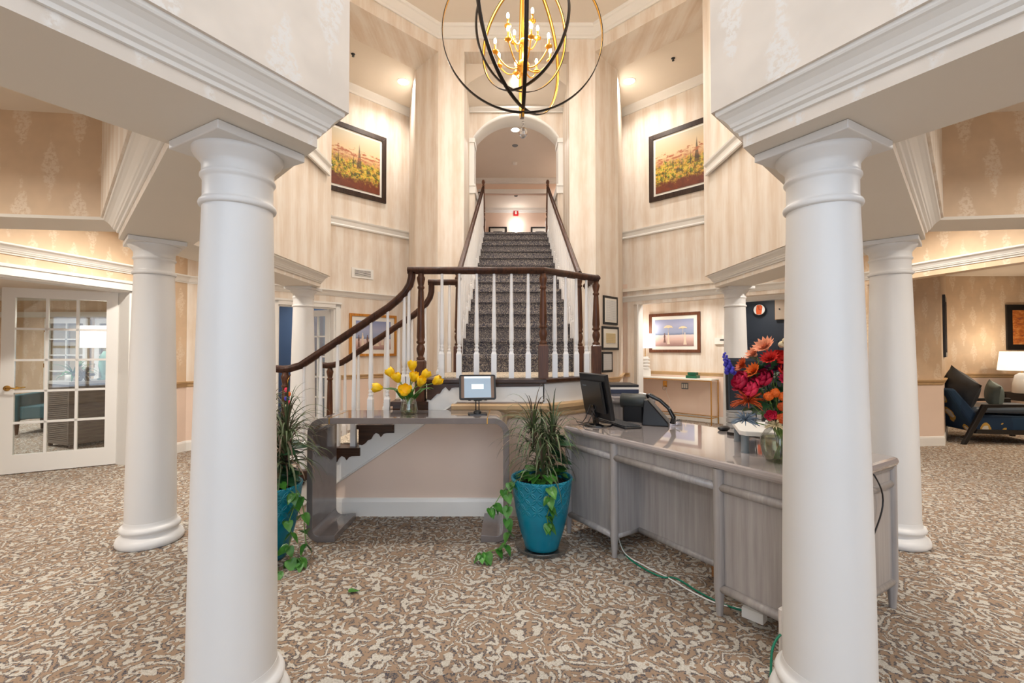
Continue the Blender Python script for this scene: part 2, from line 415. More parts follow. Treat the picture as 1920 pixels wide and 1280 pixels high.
        if loc is not None: o.location = loc
        if kind: o['kind'] = kind
        if bevel:
            bm = o.modifiers.new('bevel', 'BEVEL'); bm.width = bevel; bm.segments = 2; bm.limit_method = 'ANGLE'; bm.angle_limit = R(35)
        if subsurf:
            sb = o.modifiers.new('sub', 'SUBSURF'); sb.levels = subsurf; sb.render_levels = subsurf
        return o
def T(name, label, cat, loc=(0, 0, 0), rz=0, group=None):
    o = bpy.data.objects.new(name, None); C.objects.link(o); o.location = loc; o.rotation_euler = (0, 0, rz)
    o.matrix_basis = Matrix.Translation(loc) @ Matrix.Rotation(rz, 4, 'Z')
    o.empty_display_size = .1
    o['label'] = label; o['category'] = cat
    if group: o['group'] = group
    return o
def tag(o, label, cat, group=None):
    o['label'] = label; o['category'] = cat
    if group: o['group'] = group
    return o
def struct(name, mb, m, **k): return mb.build(name, m, kind='structure', **k)
def dup(root, loc, rz, label, group=None):
    r = root.copy(); C.objects.link(r); r.location = loc; r.rotation_euler = (0, 0, rz); r['label'] = label
    if group: r['group'] = group
    for ch in list(root.children):
        c = ch.copy(); C.objects.link(c); c.parent = r
        for gch in list(ch.children):
            d = gch.copy(); C.objects.link(d); d.parent = c
    return r
def wall_mb(mb, p0, p1, z0, z1, t, openings=(), mi=0):
    """wall from p0 to p1, thickness t to the left of travel, openings (s0,s1,za,zb)"""
    p0 = Vector(p0); p1 = Vector(p1); d = p1-p0; L = d.length; d.normalize()
    mx = Matrix(((d.x, -d.y, 0, p0.x), (d.y, d.x, 0, p0.y), (0, 0, 1, 0), (0, 0, 0, 1)))
    def bx(a, b, za, zb):
        if b-a > 1e-4 and zb-za > 1e-4: mb.box(a, b, 0, t, za, zb, mi, mx) if t > 0 else mb.box(a, b, t, 0, za, zb, mi, mx)
    s = 0
    for a, b, za, zb in sorted(openings):
        bx(s, a, z0, z1); bx(a, b, z0, za); bx(a, b, zb, z1); s = b
    bx(s, L, z0, z1)
    return mb
def frame_mx(p0, p1, z=0, out=0):
    """local x along p0->p1, local -y on the room side (right of travel)"""
    p0 = Vector(p0); p1 = Vector(p1); d = (p1-p0).normalized()
    return Matrix(((d.x, -d.y, 0, p0.x+d.y*out), (d.y, d.x, 0, p0.y-d.x*out), (0, 0, 1, z), (0, 0, 0, 1)))
def mir(pts): return [(-x, y) for x, y in pts]

# ------------------------------------------------------------------ plan (left half; the right half mirrors it)
I = [(-3.65, -3.27), (-.82, 1.73), (-2.42, 3.33), (-2.42, 5.55)]        # atrium-side face of the beams
O = [(-4.18, -3.27), (-1.366, 1.70), (-2.83, 3.165), (-2.83, 5.96)]     # aisle-side face
ZS, ZC0, ZC1 = 2.13, 2.175, 2.272         # soffit, cornice bottom, cornice top
CEIL, HEAD, ALC, AISLE = 6.2, 5.85, 5.92, 3.02
def offs(path, d):
    out = []
    for i in range(len(path)):
        p = Vector(path[i]); a = (p-Vector(path[i-1])) if i > 0 else Vector(path[1])-p
        b = (Vector(path[i+1])-p) if i < len(path)-1 else a
        a = a.normalized(); b = b.normalized(); na = Vector((-a.y, a.x)); nb = Vector((-b.y, b.x)); m = na+nb; m = m/m.dot(na)
        out.append((p.x+m.x*d, p.y+m.y*d))
    return out
CORN = [(0, 0), (.012, .0), (.016, .012), (.030, .020), (.034, .030), (.040, .034), (.046, .046), (.062, .064), (.078, .076), (.086, .080), (.090, .086), (.090, .098), (0, .098)]
def corn(z): return [(d*.9, z+h) for d, h in CORN]
def cornneg(z): return [(-d*.9, z+h) for d, h in CORN]
def P(x): return (x, 10.6-abs(x))
WA0 = (-4.47, 6.13)
def WA(y): return (-4.47-.2*(6.13-y), y)

def both(f):
    f(1); f(-1)
def side(s): return 'left' if s == 1 else 'right'
def mm(s, pts): return [(x*s, y) for x, y in pts]

def beams(s):
    Ic = I; Oc = O
    lower = MB().prism(mm(s, Ic+[Oc[3]]+Oc[2::-1]), ZS, ZC1+.002)
    lower.mi = [1 if abs(sum(lower.v[i].z for i in f)/len(f)-ZS) < 1e-4 else 0 for f in lower.f]
    struct('wall_%s_beam' % side(s), lower, [M['damask2'] if False else M['damask2'], M['soffit']])
    Iu = offs(Ic, -.093); Ou = offs(Oc, .093)
    Iu[3] = (Iu[2][0], 5.62); Ou[3] = (Ou[2][0], 6.10)
    struct('wall_%s_upper' % side(s), MB().prism(mm(s, [Iu[0], Iu[1], offs(Oc, .093)[1], Ou[0]]), ZC1, CEIL), M['damask2'])
    # atrium faces carry the striped paper
    struct('wall_%s_atrium' % side(s), MB().prism(mm(s, [Iu[1], Iu[2], Iu[3], Ou[3], Ou[2], Ou[1]]), ZC1, CEIL), M['stripe'])
    prof = corn(ZC0)
    cn = MB()
    neg = cornneg(ZC0)
    pin = Ic+[Oc[3]]
    if s == 1: cn.sweep(pin, neg); cn.sweep(Oc[:3]+[Oc[3]], corn(ZC0))
    else: cn.sweep(mir(pin), corn(ZC0)); cn.sweep(mir(Oc), cornneg(ZC0))
    struct('trim_1' if s == 1 else 'trim_2', cn, M['white'])
    # thin trim band at upper floor level on the straight atrium wall and the diagonals
    tp = [(0, 3.47), (.03, 3.47), (.035, 3.49), (.02, 3.51), (.02, 3.57), (.045, 3.59), (.05, 3.61), (0, 3.61)]
    path = [(-2.305, 3.4), (-2.305, 5.47)]
    t = MB()
    if s == 1: t.sweep(path, [(-d, z) for d, z in tp])
    else: t.sweep(mir(path), tp)
    Pp = [(-3.75, 6.85), (-2.02, 8.58)]
    if s == 1: t.sweep(Pp, [(-d, z-.02) for d, z in tp])
    else: t.sweep(mir(Pp), [(d, z-.02) for d, z in tp])
    struct('trim_3' if s == 1 else 'trim_4', t, M['white'])
    # diagonal header over the alcove
    struct('wall_%s_header' % side(s), MB().prism(mm(s, [(-2.32, 5.60), (-1.18, 6.74), (-1.62, 7.19), (-2.76, 6.05)]), HEAD, CEIL), M['stripe'])
    # pier between alcove and stairs
    struct('wall_%s_pier' % side(s), MB().prism(mm(s, [(-1.18, 6.74), (-.79, 6.74), (-.79, 7.6), (-.79, 8.3), (-1.95, 8.62), (-2.03, 8.57), (-1.62, 7.19)]), 0, CEIL), M['stripe'])
    # wall closing the alcove above the aisle
    struct('wall_%s_alcove_return' % side(s), MB().prism(mm(s, [(-2.83, 5.96), (-3.77, 6.83), (-3.87, 6.73), (-2.9, 5.80)]), AISLE, CEIL), M['stripe'])
    struct('ceiling_%s_alcove' % side(s), MB().prism(mm(s, [(-2.5, 5.8), (-1.62, 7.19), (-2.0, 8.7), (-3.9, 6.9)]), ALC, ALC+.05), M['ceil'])
both(beams)

# back diagonal walls P
def diag(s):
    pl, pr = P(-4.47), P(-2.0)
    L = (Vector(pr)-Vector(pl)).length
    if s == 1:
        so = [((Vector(P(-3.66))-Vector(pl)).length, (Vector(P(-3.03))-Vector(pl)).length, 0, 2.06)]
        mb = wall_mb(MB(), pl, pr, 0, CEIL, .14, so)
    else:
        a = (Vector(P(-4.3))-Vector(pl)).length; b = (Vector(P(-2.19))-Vector(pl)).length
        mb = wall_mb(MB(), mir([pl])[0], mir([pr])[0], 0, CEIL, -.14, [(a, b, 0, 2.2)])
    struct('wall_%s_diagonal' % side(s), mb, M['stripe'])
    t = MB(); path = [WA(-3.2), WA0, pr]
    if s == 1: t.sweep(path, cornneg(2.26)); 
    else: t.sweep(mir(path), corn(2.26))
    struct('trim_5' if s == 1 else 'trim_6', t, M['white'])
    t = MB(); q = [(-3.0, ALC), (-1.95, ALC)]
    path = [(-3.75, 6.85), (-2.02, 8.58)]
    pr_ = [(0, ALC-.12), (.02, ALC-.12), (.03, ALC-.09), (.09, ALC-.02), (.10, ALC), (0, ALC)]
    if s == 1: t.sweep(path, [(-d, z) for d, z in pr_])
    else: t.sweep(mir(path), pr_)
    struct('trim_7' if s == 1 else 'trim_8', t, M['white'])
both(diag)
# chair rails and baseboards of the lower walls
RAIL = [(0, .86), (.012, .86), (.02, .875), (.022, .905), (.04, .915), (.045, .935), (0, .935)]
BASE = [(0, 0), (.018, 0), (.018, .11), (.012, .135), (0, .14)]
def runs(name, paths, prof, m):
    mb = MB()
    for side_, path in paths: mb.sweep(path, [(-d, z) for d, z in prof] if side_ < 0 else prof)
    struct(name, mb, m)
runs('trim_9', [(-1, [WA(5.53), WA0, P(-3.74)]), (-1, [P(-2.95), P(-2.03), (-1.62, 7.19), (-1.18, 6.74), (-.80, 6.74)])], RAIL, M['tanrail'])
runs('baseboard_left', [(-1, [WA(5.53), WA0, P(-3.74)]), (-1, [P(-2.95), P(-2.03), (-1.62, 7.19), (-1.18, 6.74)])], BASE, M['white'])
runs('trim_10', [(1, [(2.13, 8.46), (2.03, 8.57), (1.62, 7.19), (1.18, 6.74), (.80, 6.74)])], RAIL, M['tanrail'])
runs('baseboard_right', [(1, [(2.03, 8.57), (1.62, 7.19), (1.18, 6.74)])], BASE, M['white'])

WN = [(0, .13), (.006, .13), (.006, .87), (0, .87)]
runs('wall_wainscot', [(-1, [WA(5.53), WA0, P(-3.74)]), (-1, [P(-2.95), P(-2.03), (-1.62, 7.19), (-1.18, 6.74), (-.80, 6.74)])], WN, M['peach'])
# ceilings and floor
struct('floor', MB().box(-14, 14, -3.4, 13, -.06, 0), M['carpet'])
struct('ceiling', MB().box(-6.5, 6.5, -3.4, 6.76, CEIL, CEIL+.06), M['ceil'])
CR = [(0, CEIL-.16), (.02, CEIL-.16), (.025, CEIL-.13), (.04, CEIL-.12), (.10, CEIL-.05), (.12, CEIL-.04), (.13, CEIL), (0, CEIL)]
crp = [(-3.51, -3.2), (-.66, 1.75), (-2.305, 3.38), (-2.305, 5.60), (-1.18, 6.74)]
struct('trim_11', MB().sweep(crp+mir(crp)[::-1], [(-d, z) for d, z in CR]), M['white'])
struct('wall_back_header', MB().box(-.79, .79, 6.741, 7.04, HEAD, CEIL), M['stripe'])
for s in (1, -1):
    struct('ceiling_%s_aisle' % side(s), MB().prism(mm(s, [O[0], O[1], O[2], O[3], (-3.77, 6.83), P(-4.47), WA(-3.3)]), AISLE, AISLE+.05), M['ceil'])
    # bulkhead across the aisle
    struct('wall_%s_bulkhead' % side(s), MB().prism(mm(s, [(-2.9, 3.20), (-2.9, 3.52), (-5.05, 3.26), (-5.11, 2.92)]), 2.29, AISLE), [M['damask'], M['soffit']])
    struct('trim_12' if s == 1 else 'trim_13', MB().prism(mm(s, [(-2.88, 3.19), (-2.88, 3.53), (-5.05, 3.27), (-5.11, 2.905)]), 2.27, 2.292), M['soffit'])
# side walls A
def sidewall(s):
    p0, p1 = WA(-3.3), WA0
    d = Vector(p1)-Vector(p0); L = d.length
    so = lambda y: (Vector(WA(y))-Vector(p0)).length
    a, b, zt = (so(3.55), so(5.40), 2.06) if s == 1 else (so(2.3), so(5.85), 2.20)
    if s == 1: mb = wall_mb(MB(), p0, p1, 0, AISLE, .15, [(a, b, 0, zt)])
    else: mb = wall_mb(MB(), mir([p0])[0], mir([p1])[0], 0, AISLE, -.15, [(a, b, 0, zt)])
    struct('wall_%s' % side(s), mb, M['damask'])
both(sidewall)
# casing of the left double doorway
def casing(name, p0, p1, h, w=.10, t=.03, depth=0.16, m='white'):
    mx = frame_mx(p0, p1); L = (Vector(p1)-Vector(p0)).length; mb = MB()
    for a, b in ((-w, 0), (L, L+w)):
        mb.box(a, b, -t, 0, 0, h+w, 0, mx); mb.box(a+.02 if a < 0 else a+.005, b-.005 if a < 0 else b-.02, -t-.008, -t, 0, h+.02, 0, mx)
    mb.box(-w, L+w, -t, 0, h, h+w, 0, mx); mb.box(-w-.015, L+w+.015, -t-.012, 0, h+w-.02, h+w+.01, 0, mx)
    mb.box(-.004, .02, 0, depth, 0, h, 0, mx); mb.box(L-.02, L+.004, 0, depth, 0, h, 0, mx); mb.box(0, L, 0, depth, h-.02, h+.004, 0, mx)
    struct(name, mb, M[m])
casing('trim_14', WA(3.55), WA(5.40), 2.06)
casing('trim_15', P(-3.66), P(-3.03), 2.06, w=.085)
# jamb lining of the right-hand opening
j = MB(); jx = frame_mx((2.24, 8.36), (4.3, 6.3))
j.box(0, .03, -.01, .16, 0, 2.2, 0, jx)
struct('trim_16', j, M['white'])

# french doors -----------------------------------------------------------------
def french(name, hinge, end, h, cols, rows, hand=False, swap=False, stile=.105, rail=.2):
    mx = frame_mx(hinge, end); W = (Vector(end)-Vector(hinge)).length; t = .022
    mb = MB()
    mb.box(0, stile, -t, t, .01, h, 0, mx); mb.box(W-stile, W, -t, t, .01, h, 0, mx)
    mb.box(stile, W-stile, -t, t, .01, rail+.01, 0, mx); mb.box(stile, W-stile, -t, t, h-stile, h, 0, mx)
    gw = (W-2*stile)/cols; z0 = rail+.01; gh = (h-stile-z0)/rows
    for i in range(1, cols): mb.box(stile+gw*i-.012, stile+gw*i+.012, -t*.8, t*.8, z0, h-stile, 0, mx)
    for i in range(1, rows): mb.box(stile, W-stile, -t*.8, t*.8, z0+gh*i-.012, z0+gh*i+.012, 0, mx)
    o = struct(name, mb, M['white'])
    g = MB().box(stile, W-stile, -.003, .003, z0, h-stile, 0, mx); g.build('pane', M['pane'], o)
    hg = MB()
    for z in (.25, h/2, h-.25): hg.tube([mx @ Vector((-.008, 0, z-.05)), mx @ Vector((-.008, 0, z+.05))], .009); hg.box(-.004, .014, -t-.003, -t, z-.045, z+.045, 0, mx)
    hg.build('hinge', M['brass'], o)
    if hand:
        hd = MB()
        for q in (-1, 1):
            y = q*(t+.004)
            hd.lathe([(.03, 0), (.03, .006), (.014, .012), (.010, .04)], 16, 0, mx @ Matrix.Translation((W-.055, q*t, .94)) @ Matrix.Rotation(R(90*q if q < 0 else -90), 4, 'X') @ Matrix.Rotation(0, 4, 'Z'))
            hd.tube([mx @ Vector(p) for p in [(W-.055, q*(t+.04), .94), (W-.09, q*(t+.048), .945), (W-.13, q*(t+.048), .935), (W-.17, q*(t+.044), .942)]], [.009, .010, .008, .006])
        hd.build('door_handle', M['brass'], o)
    return o
french('door_1', (-4.78, 5.42), (-5.62, 4.93), 2.04, 3, 5, True)
french('door_2', (-3.14, 7.66), (-3.66, 7.92), 2.04, 2, 5, True)
french('door_3', (-3.78, 7.06), (-4.02, 7.55), 2.04, 2, 5)

# columns ------------------------------------------------------------------------
def column(x, y, rz, label):
    t = T('column', label, 'column', (x, y, 0), rz, None)
    b = MB().lathe([(.185, 0), (.196, .01), (.198, .03), (.190, .052), (.176, .062), (.170, .066), (.163, .072), (.161, .086), (.166, .096), (.174, .100), (.177, .112), (.172, .126), (.160, .134), (.155, .138), (.152, .150), (.1495, .165)], 64)
    b.build('base', M['col'], t)
    sh = []
    for k in range(15):
        f = k/14; z = .165+f*(1.885-.165); sh.append((.1485-.030*(f**1.5), z))
    MB().lathe(sh, 64).build('shaft', M['col'], t)
    c = MB().lathe([(.1185, 1.885), (.128, 1.887), (.131, 1.897), (.128, 1.908), (.120, 1.912), (.118, 1.925), (.118, 1.985), (.122, 1.99), (.127, 1.998), (.127, 2.005), (.121, 2.01), (.121, 2.04), (.126, 2.052), (.146, 2.075), (.153, 2.088), (.153, 2.097)], 64)
    c.box(-.165, .165, -.165, .165, 2.097, ZS-.001)
    c.build('capital', M['col'], t, bevel=.004)
    return t
column(-1.12, 1.73, R(-29.5), 'large white round column nearest the camera on the left')
column(1.12, 1.73, R(29.5), 'large white round column nearest the camera on the right, before the desk')
column(-2.64, 3.25, R(45), 'white round column on the left between the glazed door and the nearest left column')
column(2.65, 3.25, R(45), 'white round column on the right, nearest to the lounge with the patterned chair')
column(-2.66, 5.62, 0, 'slim far white column behind the handrail, left of the lower stair flight')
column(2.70, 5.62, 0, 'far white column right of the niche painting, behind the flower bouquet')

# ------------------------------------------------------------------ stairs
LZ, RISE, RUN = 1.12, .18, .308
LX, LR = -.763, .277     # lower flight: landing nosing x and run
LRISE = LZ/6
YF, YR = 3.72, 4.70      # front and rear stringer of landing / lower flight
Y0 = 4.78
st = T('staircase', 'white and walnut staircase with grey speckled carpet, lower flight turning onto a landing', 'staircase', (0, YF, 0))
land = [(LX-.02, YF), (.20, YF), (.74, 4.20), (.74, Y0+.02), (-.74, Y0+.02), (LX-.02, Y0+.02)]
MB().prism([(LX, YF+.02), (.19, YF+.02), (.72, 4.20), (.72, Y0+.1), (LX, Y0+.1)], .93, LZ-.035).build('landing_slab', M['white'], st, True)
edge = [(LX-.03, YF-.02), (.205, YF-.02), (.765, 4.185), (.765, Y0)]
MB().sweep(edge, [(0, LZ-.04), (-.012, LZ-.03), (-.012, LZ-.006), (0, LZ+.002), (.10, LZ+.002), (.10, LZ-.04)]).build('landing_nosing', M['oak'], st, True)
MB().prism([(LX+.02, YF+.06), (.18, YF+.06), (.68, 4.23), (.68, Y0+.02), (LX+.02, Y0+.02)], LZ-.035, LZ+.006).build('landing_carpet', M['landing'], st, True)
MB().box(LX-.03, LX+.03, YF-.02, Y0, LZ-.04, LZ+.001).build('landing_nosing', M['oak'], st, True)
for k in range(1, 6):       # lower flight
    z = LZ-LRISE*k; x1 = LX-LR*(k-1); x0 = x1-LR
    MB().box(x0-.02, x1+.01, YF-.03, Y0, z-.035, z, bev=.008).build('tread', M['oak'], st, True)
    MB().box(x1, x1+.02, YF+.0, Y0, z, z+LRISE-.035).build('riser', M['oak'], st, True)
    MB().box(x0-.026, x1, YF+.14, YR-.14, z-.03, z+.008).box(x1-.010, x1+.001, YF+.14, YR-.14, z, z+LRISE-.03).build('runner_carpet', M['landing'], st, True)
    # scroll bracket
    w = x1-x0
    pts = [(x0-.01, z-.034), (x0+.012, z-.075), (x0+.03, z-.085), (x0+.05, z-.078), (x0+.065, z-.10), (x0+.085, z-.125), (x0+.11, z-.13)]
    poly = [(x0+.0, z-.034), (x0+.0, z-.15-.01), (x0+.03, z-.165), (x0+.055, z-.150), (x0+.075, z-.125), (x0+.10, z-.118), (x0+.118, z-.085), (x0+.14, z-.066), (x0+.165, z-.075), (x0+.18, z-.10), (x0+.20, z-.075), (x0+.225, z-.068), (x1+.01, z-.066), (x1+.01, z-.034)]
    MB().plate(poly, YF-.022, YF-.0).build('scroll_bracket', M['oak'], st, True)
z = LZ
poly = [(LX, z-.038), (LX, z-.17), (LX+.03, z-.175), (LX+.05, z-.155), (LX+.08, z-.125), (LX+.105, z-.12), (LX+.125, z-.088), (LX+.15, z-.066), (LX+.18, z-.10), (LX+.2, z-.076), (LX+.23, z-.070), (.19, z-.062), (.19, z-.038)]
MB().plate(poly, YF-.014, YF+.0).build('scroll_bracket', M['oak'], st, True)
# white stringer following the steps (front)
top = []
for k in range(5, 0, -1):
    zz = LZ-LRISE*k; x1 = LX-LR*(k-1); x0 = x1-LR; top += [(x0, zz-.03), (x1, zz-.03)]
top = top+[(LX, LZ-.035), (.20, LZ-.035)]
strpoly = [(LX-LR*5, 0)]+top+[(.20, .93), (-.52, .93), (-1.80, .07), (-1.9, 0)]
MB().plate(strpoly, YF-.004, YF+.018).build('stringer', M['white'], st, True)
MB().tube([(-1.80, YF-.006, .07), (-.52, YF-.006, .93)], .008).build('stringer_bead', M['white'], st, True)
MB().plate([(x, zz) for x, zz in strpoly], Y0-.02, Y0).build('stringer', M['white'], st, True)
# upper flight
for k in range(1, 15):
    z = LZ+RISE*k; y0 = Y0+RUN*(k-1)
    y1 = y0+RUN if k < 14 else y0+.25
    MB().box(-.665, .665, y0-.022, y1+.01, z-.03, z, bev=.008).build('tread', M['oak'], st, True)
    MB().box(-.655, .655, y0, y0+.02, z-RISE, z-.03).build('riser', M['oak'], st, True)
    c = MB().box(-.615, .615, y0-.034, y1, z-.038, z+.008, bev=.01).box(-.615, .615, y0-.010, y0, z-RISE, z-.03)
    c.build('runner_carpet', M['runner'], st, True, bevel=.006)
for s in (-1, 1):
    pl = [(Y0, LZ-.03)]
    for k in range(1, 15): pl += [(Y0+RUN*(k-1), LZ+RISE*k-.03), (Y0+RUN*k, LZ+RISE*k-.03)]
    pl += [(Y0+RUN*14, LZ+RISE*14-.5), (Y0+.4, LZ-.25), (Y0, LZ-.25)]
    mx = Matrix(((0, 1, 0, 0), (1, 0, 0, 0), (0, 0, 1, 0), (0, 0, 0, 1)))
    MB().plate(pl, (.652 if s > 0 else -.672), (.672 if s > 0 else -.652), 0, mx).build('stringer', M['white'], st, True)

# walls below the stairs
struct('wall_under_stairs', MB().plate([(-2.1, 0), (.19, 0), (.19, .94), (-.53, .94), (-1.9, .03)], YF+.018, YF+.06)
       .prism([(.16, YF+.018), (.19, YF+.018), (.73, 4.20), (.73, 6.74), (.69, 6.74), (.69, 4.22)], 0, 1.08)
       .prism([(-.66, Y0), (-.70, Y0), (-.70, 6.74), (-.66, 6.74)], 0, 1.08), M['peach'])
struct('trim_26', MB().sweep([(.185, YF-.004), (.195, YF-.004), (.738, 4.19), (.738, 6.7)], [(0, .90), (-.0, 1.085), (.02, 1.085), (.02, .90)]), M['white'])
LEDGE = [(0, .80), (.012, .80), (.02, .815), (.022, .835), (.032, .845), (.05, .87), (.06, .875), (.062, .905), (.05, .915), (0, .918)]
struct('trim_17', MB().sweep([(-.56, YF+.0), (.19, YF+.0), (.735, 4.20), (.735, 6.7)], [(-d, z) for d, z in LEDGE]), M['tanrail'])
struct('baseboard_back', MB().sweep([(-1.75, YF+.018), (.19, YF+.018), (.73, 4.20), (.73, 6.74)], [(-d, z*1.05) for d, z in BASE]), M['white'])

# balusters / newels
def baluster(name, x, y, z0, z1, parent):
    h = z1-z0; b = .20 if h > .75 else .16
    mb = MB().sqlathe([(.022, z0), (.022, z0+b), (.013, z0+b+.026)], cx=x, cy=y)
    prof = [(.013, z0+b+.015), (.018, z0+b+.03), (.020, z0+b+.04), (.012, z0+b+.052), (.017, z0+b+.062), (.018, z0+b+.07), (.012, z0+b+.08), (.017, z0+b+.09), (.020, z0+b+.13), (.0115, z1)]
    mb.lathe(prof, 10, cx=x, cy=y)
    return mb.build(name, M['balw'], parent, True)
def newel(x, y, z0, z1, zb, parent):
    """zb: top of the square block"""
    mb = MB().sqlathe([(.040, z0), (.040, zb), (.030, zb+.012)], cx=x, cy=y)
    h = z1-zb
    prof = [(.030, zb+.008), (.034, zb+.02), (.034, zb+.03), (.022, zb+.04), (.024, zb+.05), (.034, zb+.085), (.036, zb+.105), (.030, zb+.13), (.022, zb+.142), (.036, zb+.152), (.036, zb+.165), (.028, zb+.175), (.034, zb+.2),
            (.024, z1-.15), (.021, z1-.13), (.030, z1-.12), (.030, z1-.11), (.022, z1-.10), (.027, z1-.08), (.034, z1-.045), (.034, z1-.03), (.026, z1-.02), (.024, z1)]
    mb.lathe(prof, 20, cx=x, cy=y)
    return mb.build('newel_post', M['walnut'], parent, True)
def handrail(pts, parent, m='dark', w=.034, h=.030):
    """moulded rail: rounded cap over a narrower fillet, mitred through 3-D points"""
    pts = [Vector(p) for p in pts]; prof = []
    base = [(-.6, -1.0), (-.6, -.55), (-.95, -.35), (-1, .1), (-.8, .6), (-.4, .9), (0, 1), (.4, .9), (.8, .6), (1, .1), (.95, -.35), (.6, -.55), (.6, -1.0)]
    vs = []; fs = []; n = len(base); prev = None
    for i, p in enumerate(pts):
        t = pts[min(i+1, len(pts)-1)]-pts[max(i-1, 0)]; t.normalize()
        sd = t.cross(Vector((0, 0, 1)))
        if sd.length < .3 and prev is not None: sd = prev-t*prev.dot(t)
        sd.normalize()
        if prev is not None and sd.dot(prev) < 0: sd = -sd
        prev = sd; up = sd.cross(t)
        for a, b in base: vs.append(p+sd*a*w+up*b*h)
    for i in range(len(pts)-1):
        for k in range(n): l = (k+1) % n; fs.append((i*n+k, i*n+l, (i+1)*n+l, (i+1)*n+k))
    fs.append(list(range(n))); fs.append(list(range((len(pts)-1)*n, len(pts)*n))[::-1])
    return MB().add(vs, fs, 0, True).build('handrail', M[m], parent, True)
def railz(x): return 1.745+(x+1.05)*.665        # centre of the sloped rail over the lower flight
def goose(y, xe, ztop=2.02, sx=.0):
    pts = [(-2.03, y, 1.20), (-1.98, y, 1.195), (-1.92, y, 1.20)]
    pts += [(x, y, railz(x)) for x in (-1.83, -1.6, -1.4, -1.2, -1.10)]
    pts += [(-1.02, y, 1.78), (-.965, y, 1.835), (-.925, y, 1.90), (-.91, y, 1.96), (-.908, y, ztop-.005)]
    return pts
fr = T('balustrade', 'white baluster railing with dark handrail along the front of the landing and lower flight', 'railing', (-.9, YF, 0))
YB = YF+.055
handrail(goose(YB, 0), fr)
handrail([(-.94, YB, 2.02), (.20, YB, 2.02)], fr); handrail([(.17, YB-.005, 2.02), (.72, 4.20, 2.02)], fr)
newel(-.83, YB, LZ-LRISE, 1.99, LZ+.14, fr)
newel(.19, YB, LZ, 1.99, LZ+.27, fr)
newel(.71, 4.20, LZ, 1.99, LZ+.27, fr)
newel(-1.955, YB, 0, 1.17, .35, fr)
for i, px in enumerate((-.655, -.51, -.365, -.22, -.075, .06)[:5]): baluster('baluster', px, YB, LZ, 1.995, fr)
baluster('baluster', .065, YB, LZ, 1.995, fr)
for f in (.2, .4, .6, .8): baluster('baluster', .19+(.71-.19)*f, YB+(4.20-YB)*f, LZ, 1.995, fr)
def flightbal(y, parent):
    for k in range(1, 6):
        z = LZ-LRISE*k; x1 = LX-LR*(k-1)
        for q in (.24, .74):
            x = x1-LR*q
            if abs(x+.83) < .05 and y < 4: continue
            if x < -1.93: continue
            zt = railz(x)-.03 if x < -1.0 else 1.96 if x > -.9 else 1.80
            baluster('baluster', x, y, z, zt, parent)
flightbal(YB, fr)
baluster('baluster', -.93, YB, LZ-LRISE, 1.86, fr)
rr = T('balustrade', 'rear white baluster railing with dark handrail on the far side of the lower flight', 'railing', (-.9, YR, 0))
handrail(goose(YR, 0, 2.07), rr); handrail([(-.94, YR, 2.06), (-.62, YR, 2.06)], rr)
newel(-1.955, YR, 0, 1.17, .35, rr); flightbal(YR, rr)
baluster('baluster', -.72, YR, LZ, 2.03, rr)
rt = T('balustrade', 'short return railing with white balusters from right landing newel back to the stairs', 'railing', (.71, 4.4, 0))
handrail([(.715, 4.18, 2.02), (.70, 4.70, 2.02)], rt)
for f in (.22, .42, .62, .82): baluster('baluster', .712-.01*f, 4.20+.5*f, LZ, 1.995, rt)
for s, nm in ((-1, 'left'), (1, 'right')):
    u = T('balustrade', 'sloping railing with beaded white balusters up the %s side of the upper flight' % nm, 'railing', (s*.635, Y0, LZ))
    x = s*.635
    zr = lambda y: LZ+RISE*((y-Y0)/RUN+1)+.87
    handrail([(x, Y0-.06, zr(Y0)-.02), (x, Y0+.1, zr(Y0+.1)), (x, 8.85, zr(8.85))], u, 'dark', .03, .03)
    newel(x, Y0-.05, LZ, 2.14, LZ+.27, u)
    newel(x, 8.9, LZ+RISE*14, 4.72, LZ+RISE*14+.3, u)
    for k in range(1, 14):
        for q in (.28, .78):
            y = Y0+RUN*(k-1+q); baluster('baluster', x, y, LZ+RISE*k, zr(y)-.02, u)

# ------------------------------------------------------------------ passage over the stairs, upper hall
def arch_pts(hw, spring, apex, n=20):
    rise = apex-spring; r = (hw*hw+rise*rise)/(2*rise); cz = apex-r; a = math.asin(hw/r)
    return [(r*math.sin(-a+2*a*i/n), cz+r*math.cos(-a+2*a*i/n)) for i in range(n+1)]
va = arch_pts(.79, 5.50, 5.80); vb = arch_pts(.79, 5.43, 5.46)
vm = MB(); N = len(va); vs = []
for t_ in range(7):
    f = t_/6; f2 = f*f*(3-2*f)
    for a, b in zip(va, vb): vs.append((a[0], 7.04+f*.56, a[1]*(1-f2)+b[1]*f2))
vm.add(vs, [(t_*N+i, t_*N+i+1, (t_+1)*N+i+1, (t_+1)*N+i) for t_ in range(6) for i in range(N-1)], 0, True)
pl = va+[(.79, HEAD), (-.79, HEAD)]
vm.plate(pl, 7.03, 7.04)
struct('ceiling_stair_vault', vm, M['ceil'])
struct('trim_18', MB().sweep([(-.79, 7.59), (.79, 7.59)], [(0, 5.37), (-.015, 5.37), (-.02, 5.39), (-.055, 5.43), (-.06, 5.455), (0, 5.455)]), M['white'])
ap = arch_pts(.72, 4.92, 5.31)
struct('wall_stair_arch', MB().plate([(-.80, 4.9)]+[(-.72, 4.92)]+ap[1:-1]+[(.72, 4.92), (.80, 4.9), (.80, 5.6), (-.80, 5.6)], 7.6, 7.92), M['stripe'])
am = MB(); n = len(ap); vs = [(x, y, z-.004) for y in (7.585, 7.935) for x, z in ap]+[(x*1.0, y, z+.05) for y in (7.585, 7.935) for x, z in ap]
